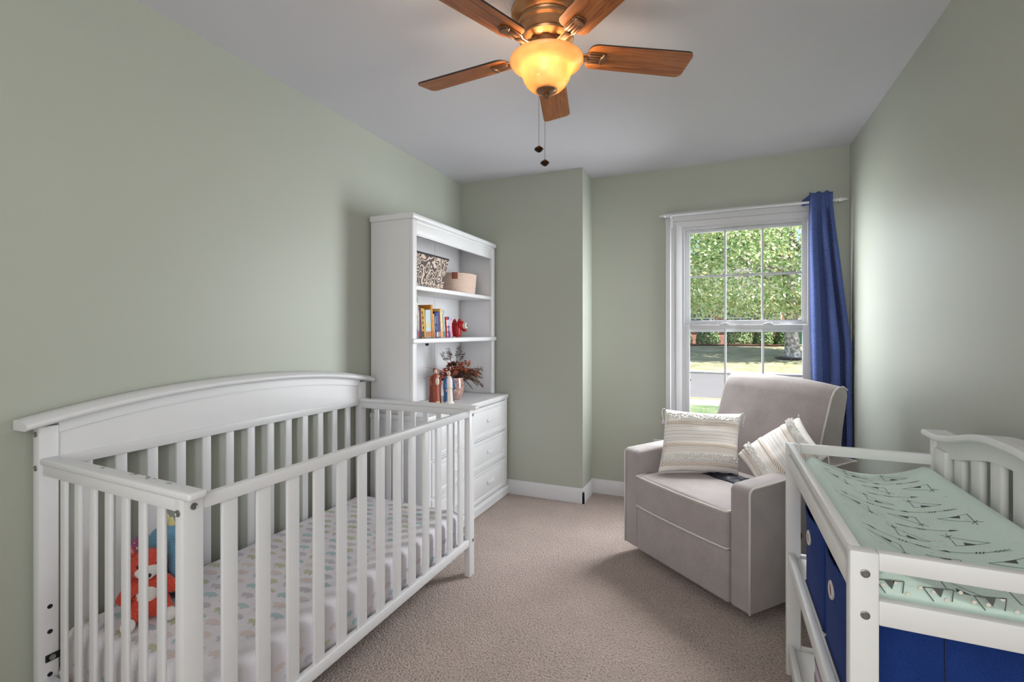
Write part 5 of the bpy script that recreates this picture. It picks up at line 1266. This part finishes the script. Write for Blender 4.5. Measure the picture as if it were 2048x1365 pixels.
    leafmesh('foliage', pts, rnorm(len(pts), np.array([.45, -.45, .7])), .098, lm, t)['kind'] = 'stuff'
    bm = B(); lathe(bm, [(0, .05), (.5, .06), (.72, .03), (.8, -.02), (0, -.02)], (tx, ty, tz), 24); mk('mulch_ring', bm, simple('dark_mulch', srgb(70, 58, 54), .95, var=.3, vscale=10, bump=.6), t)
    # --- shrubs in front of the house
    sm = island_mat('shrub_leaf', [(0, srgb(70, 96, 62)), (.5, srgb(110, 136, 88)), (1, srgb(160, 178, 128))], .5, .2)
    S = [(-1.15, .95, 1.25, 'first'), (.48, .80, 1.22, ''), (2.15, .98, 1.32, ''), (3.42, .62, 1.22, ''), (4.42, .60, 1.15, ''), (-3.2, .95, 1.3, '')]
    labs = ['rounded green shrub at the left edge of the window view', 'rounded green shrub second from the left before the brick house', 'large rounded shrub in the middle before the brick wall', 'green shrub just right of the middle shrub by the brick pier', 'rightmost green shrub beside the green bin', 'green shrub beyond the window edge before the house']
    for (sx, r_, h, _), lab in zip(S, labs):
        x = -1.62 + sx * 1.03 + .45; 
        s = thing('shrub', lab, 'shrub', (x, HB + .25, lawnz(HB) + .06), group='shrubs before the brick house')
        n = 2600; d = rng.normal(size=(n, 3)); d[:, 2] = np.abs(d[:, 2]); d /= np.linalg.norm(d, axis=1)[:, None]
        q = np.array([x, HB + .25, lawnz(HB) + .10]) + d * np.array([r_ * .86, .65, h]) * (rng.uniform(.5, 1, n) ** .3)[:, None]
        leafmesh('foliage', q, (d + rng.normal(size=(n, 3)) * .5) / 1.0001, .055, sm, s)['kind'] = 'stuff'
        bm = B()
        for k in range(5): a = 2 * PI * k / 5; tube(bm, [(x + .08 * math.cos(a), HB + .25 + .08 * math.sin(a), lawnz(HB)), (x + .35 * math.cos(a), HB + .25 + .3 * math.sin(a), lawnz(HB) + .8 * h)], [.02, .008], 6)
        mk('stems', bm, bark, s)
    # --- brick house
    HY = 32.6; hx0, hx1 = -9.0, 3.75; hz = lawnz(HB)
    m, nt, b = new_mat('red_brick'); b.inputs['Roughness'].default_value = .9
    tc = nt.nodes.new('ShaderNodeTexCoord'); mp = nt.nodes.new('ShaderNodeMapping'); mp.inputs['Rotation'].default_value = (PI / 2, 0, 0); nt.links.new(tc.outputs['Object'], mp.inputs[0])
    bt = nt.nodes.new('ShaderNodeTexBrick'); bt.inputs['Scale'].default_value = 1; bt.inputs['Brick Width'].default_value = .21; bt.inputs['Row Height'].default_value = .075; bt.inputs['Mortar Size'].default_value = .008
    bt.inputs['Color1'].default_value = srgb(176, 112, 96); bt.inputs['Color2'].default_value = srgb(152, 88, 76); bt.inputs['Mortar'].default_value = srgb(206, 190, 180)
    nt.links.new(mp.outputs[0], bt.inputs['Vector']); nt.links.new(bt.outputs['Color'], b.inputs['Base Color']); brick = m
    hw = simple('house_white', srgb(226, 226, 226), .6); hg = simple('house_glass', srgb(96, 106, 116), .1, .6); rf = simple('shingle_roof', srgb(112, 106, 104), .95, var=.2, vscale=6)
    h = thing('brick_house', 'red brick house with white windows across the road', 'house', ((hx0 + hx1) / 2, HY, hz))
    bm = B(); box(bm, (hx0, HY, hz - .3), (hx1, HY + 8, hz + 3.0)); mk('brick_wall', bm, brick, h, smooth=0)
    bm = B(); prism(bm, [(HY - .6, hz + 2.95), (HY - .6, hz + 3.1), (HY + 4, hz + 5.2), (HY + 8.6, hz + 3.1), (HY + 8.6, hz + 2.95)], 'x', hx0 - .4, hx1 + .4); mk('roof', bm, rf, h, smooth=0)
    bm = B(); box(bm, (hx0 - .4, HY - .64, hz + 2.9), (hx1 + .4, HY - .56, hz + 3.08)); mk('gutter', bm, hw, h, smooth=0)
    for wx, ww in ((-6.5, 1.5), (-3.6, 1.5), (-1.05, 1.5), (1.15, 1.9), (2.9, .9)):
        bm = B(); z0, z1 = hz + .95, hz + 2.35
        box(bm, (wx - ww / 2, HY - .05, z0), (wx - ww / 2 + .09, HY + .01, z1)); box(bm, (wx + ww / 2 - .09, HY - .05, z0), (wx + ww / 2, HY + .01, z1)); box(bm, (wx - ww / 2 + .09, HY - .05, z1 - .09), (wx + ww / 2 - .09, HY + .01, z1)); box(bm, (wx - ww / 2 - .06, HY - .09, z0 - .09), (wx + ww / 2 + .06, HY + .01, z0 + .01)); box(bm, (wx - ww / 2 + .09, HY - .045, (z0 + z1) / 2 - .04), (wx + ww / 2 - .09, HY + .01, (z0 + z1) / 2 + .04)); box(bm, (wx - .03, HY - .04, z0), (wx + .03, HY + .01, z1))
        wd = mk('house_window', bm, hw, h, smooth=0)
        bm = B(); box(bm, (wx - ww / 2 + .08, HY - .012, z0), (wx + ww / 2 - .08, HY - .004, z1 - .08)); mk('house_pane', bm, hg, wd, smooth=0)
    bm = B(); box(bm, (-.55, HY - .09, hz), (-.45, HY - .005, hz + 3), .02); mk('downspout', bm, hw, h)
    bm = B(); box(bm, (2.02, HY - .12, hz - .1), (2.42, HY, hz + 3.0)); mk('brick_pier', bm, simple('dark_brick', srgb(140, 82, 72), .9, var=.2, vscale=9), h, smooth=0)
    # --- wheeled bin beside the house
    gb = simple('green_plastic', srgb(46, 84, 66), .5)
    bx_, by_ = 4.26, HB + .0
    w = thing('wheeled_bin', 'dark green wheeled rubbish bin beside the rightmost shrub', 'bin', (bx_, by_, hz + .03))
    bm = B(); z = hz + .03
    ra = [bm.verts.new((bx_ + sx * .22, by_ + sy * .24, z + .06)) for sx, sy in ((-1, -1), (1, -1), (1, 1), (-1, 1))]; rb = [bm.verts.new((bx_ + sx * .28, by_ + sy * .32, z + .98)) for sx, sy in ((-1, -1), (1, -1), (1, 1), (-1, 1))]
    fs = [bm.faces.new(ra), bm.faces.new(rb)] + [bm.faces.new((ra[k], ra[(k + 1) % 4], rb[(k + 1) % 4], rb[k])) for k in range(4)]; bmesh.ops.recalc_face_normals(bm, faces=fs); mk('body', bm, gb, w, smooth=0)
    bm = B(); box(bm, (bx_ - .30, by_ - .36, z + .98), (bx_ + .30, by_ + .34, z + 1.06), .02); mk('lid', bm, gb, w)
    for s in (-1, 1):
        bm = B(); lathe(bm, [(0, -.025), (.12, -.025), (.13, -.015), (.13, .015), (.12, .025), (0, .025)], (bx_ + s * .25, by_ + .24, z + .12), 20, Vector((1, 0, 0))); mk('wheel', bm, M['black'], w)
    # --- neighbouring pale garage far right, driveway
    g = thing('garage', 'pale garage with wide door far behind the maple trunk', 'garage', (9.0, 58, lawnz(58)))
    zz = lawnz(58)
    bm = B(); box(bm, (5.2, 58, zz - .2), (15, 65, zz + 3.2)); mk('wall', bm, simple('garage_siding', srgb(214, 208, 204), .8), g, smooth=0)
    bm = B(); prism(bm, [(57.4, zz + 3.1), (57.4, zz + 3.3), (61.5, zz + 5.6), (65.6, zz + 3.3), (65.6, zz + 3.1)], 'x', 4.8, 15.4); mk('roof', bm, rf, g, smooth=0)
    bm = B()
    for k in range(4): box(bm, (6.4, 57.93, zz + .1 + .55 * k), (9.6, 58.01, zz + .1 + .55 * k + .52), .01)
    mk('garage_door', bm, hw, g)
    bm = B(); box(bm, (5.0, 40.0, lawnz(58) + .02), (11.0, 57.9, lawnz(58) + .06)); struct('path', bm, simple('pale_drive', srgb(206, 198, 192), .9, var=.05), smooth=0)
    # --- far trees that close the view
    fm = island_mat('far_leaf', [(0, srgb(84, 112, 66)), (.5, srgb(116, 140, 86)), (1, srgb(156, 172, 116))], .6, .2)
    for k, (x, y, r_, hh) in enumerate(((-20, 52, 5, 11), (-8, 58, 5.5, 13), (2.5, 50, 4.2, 12), (23, 67, 5.5, 14), (32, 60, 6, 12))):
        lab = ['far leafy tree at the left end behind the house', 'far leafy tree second from left behind the house', 'far leafy tree behind the middle of the brick house roof', 'far leafy tree standing behind the pale garage', 'far leafy tree at the right end beyond the garage'][k]
        ft = thing('far_tree', lab, 'tree', (x, y, lawnz(y)), group='trees behind the houses')
        bm = B(); tube(bm, [(x, y, lawnz(y) - .1), (x, y, lawnz(y) + hh * .7)], [.35, .12], 10); mk('trunk', bm, bark, ft)
        n = 3000; d = rng.normal(size=(n, 3)); d /= np.linalg.norm(d, axis=1)[:, None]
        q = np.array([x, y, lawnz(y) + hh * .62]) + d * np.array([r_, r_ * .9, hh * .42]) * (rng.uniform(.3, 1, n) ** .35)[:, None]
        leafmesh('foliage', q, d, .42, fm, ft)['kind'] = 'stuff'
    # --- climbing shrub close outside, at the left of the window
    iv = thing('climbing_shrub', 'small-leaved dark green shrub climbing just outside the left window edge', 'shrub', (-.50, 4.55, GZ))
    n = 3600
    u = rng.random(n); q = np.stack([-.55 + .29 * rng.normal(size=n) * (1 - .5 * u), 4.5 + .22 * rng.normal(size=n), GZ + 1.62 * u + .03], 1)
    q = q[(q[:, 0] < -.262 + .03 * np.sin(q[:, 2] * 9) - .030 * np.clip(q[:, 2] - .2, 0, 1)) & (q[:, 1] > 4.05)]
    leafmesh('foliage', q, rnorm(len(q), np.array([.5, -.4, .5])), .024, island_mat('ivy_leaf', [(0, srgb(40, 66, 44)), (.5, srgb(72, 100, 64)), (1, srgb(116, 140, 96))], .4, .15), iv)['kind'] = 'stuff'
    bm = B()
    for k in range(5): tube(bm, [(-.5 - .05 * k, 4.5 + .03 * k, GZ), (-.45 - .05 * k, 4.5, GZ + .7), (-.40 - .06 * k, 4.48, GZ + 1.5)], [.012, .009, .004], 6)
    mk('stems', bm, bark, iv)
outside()
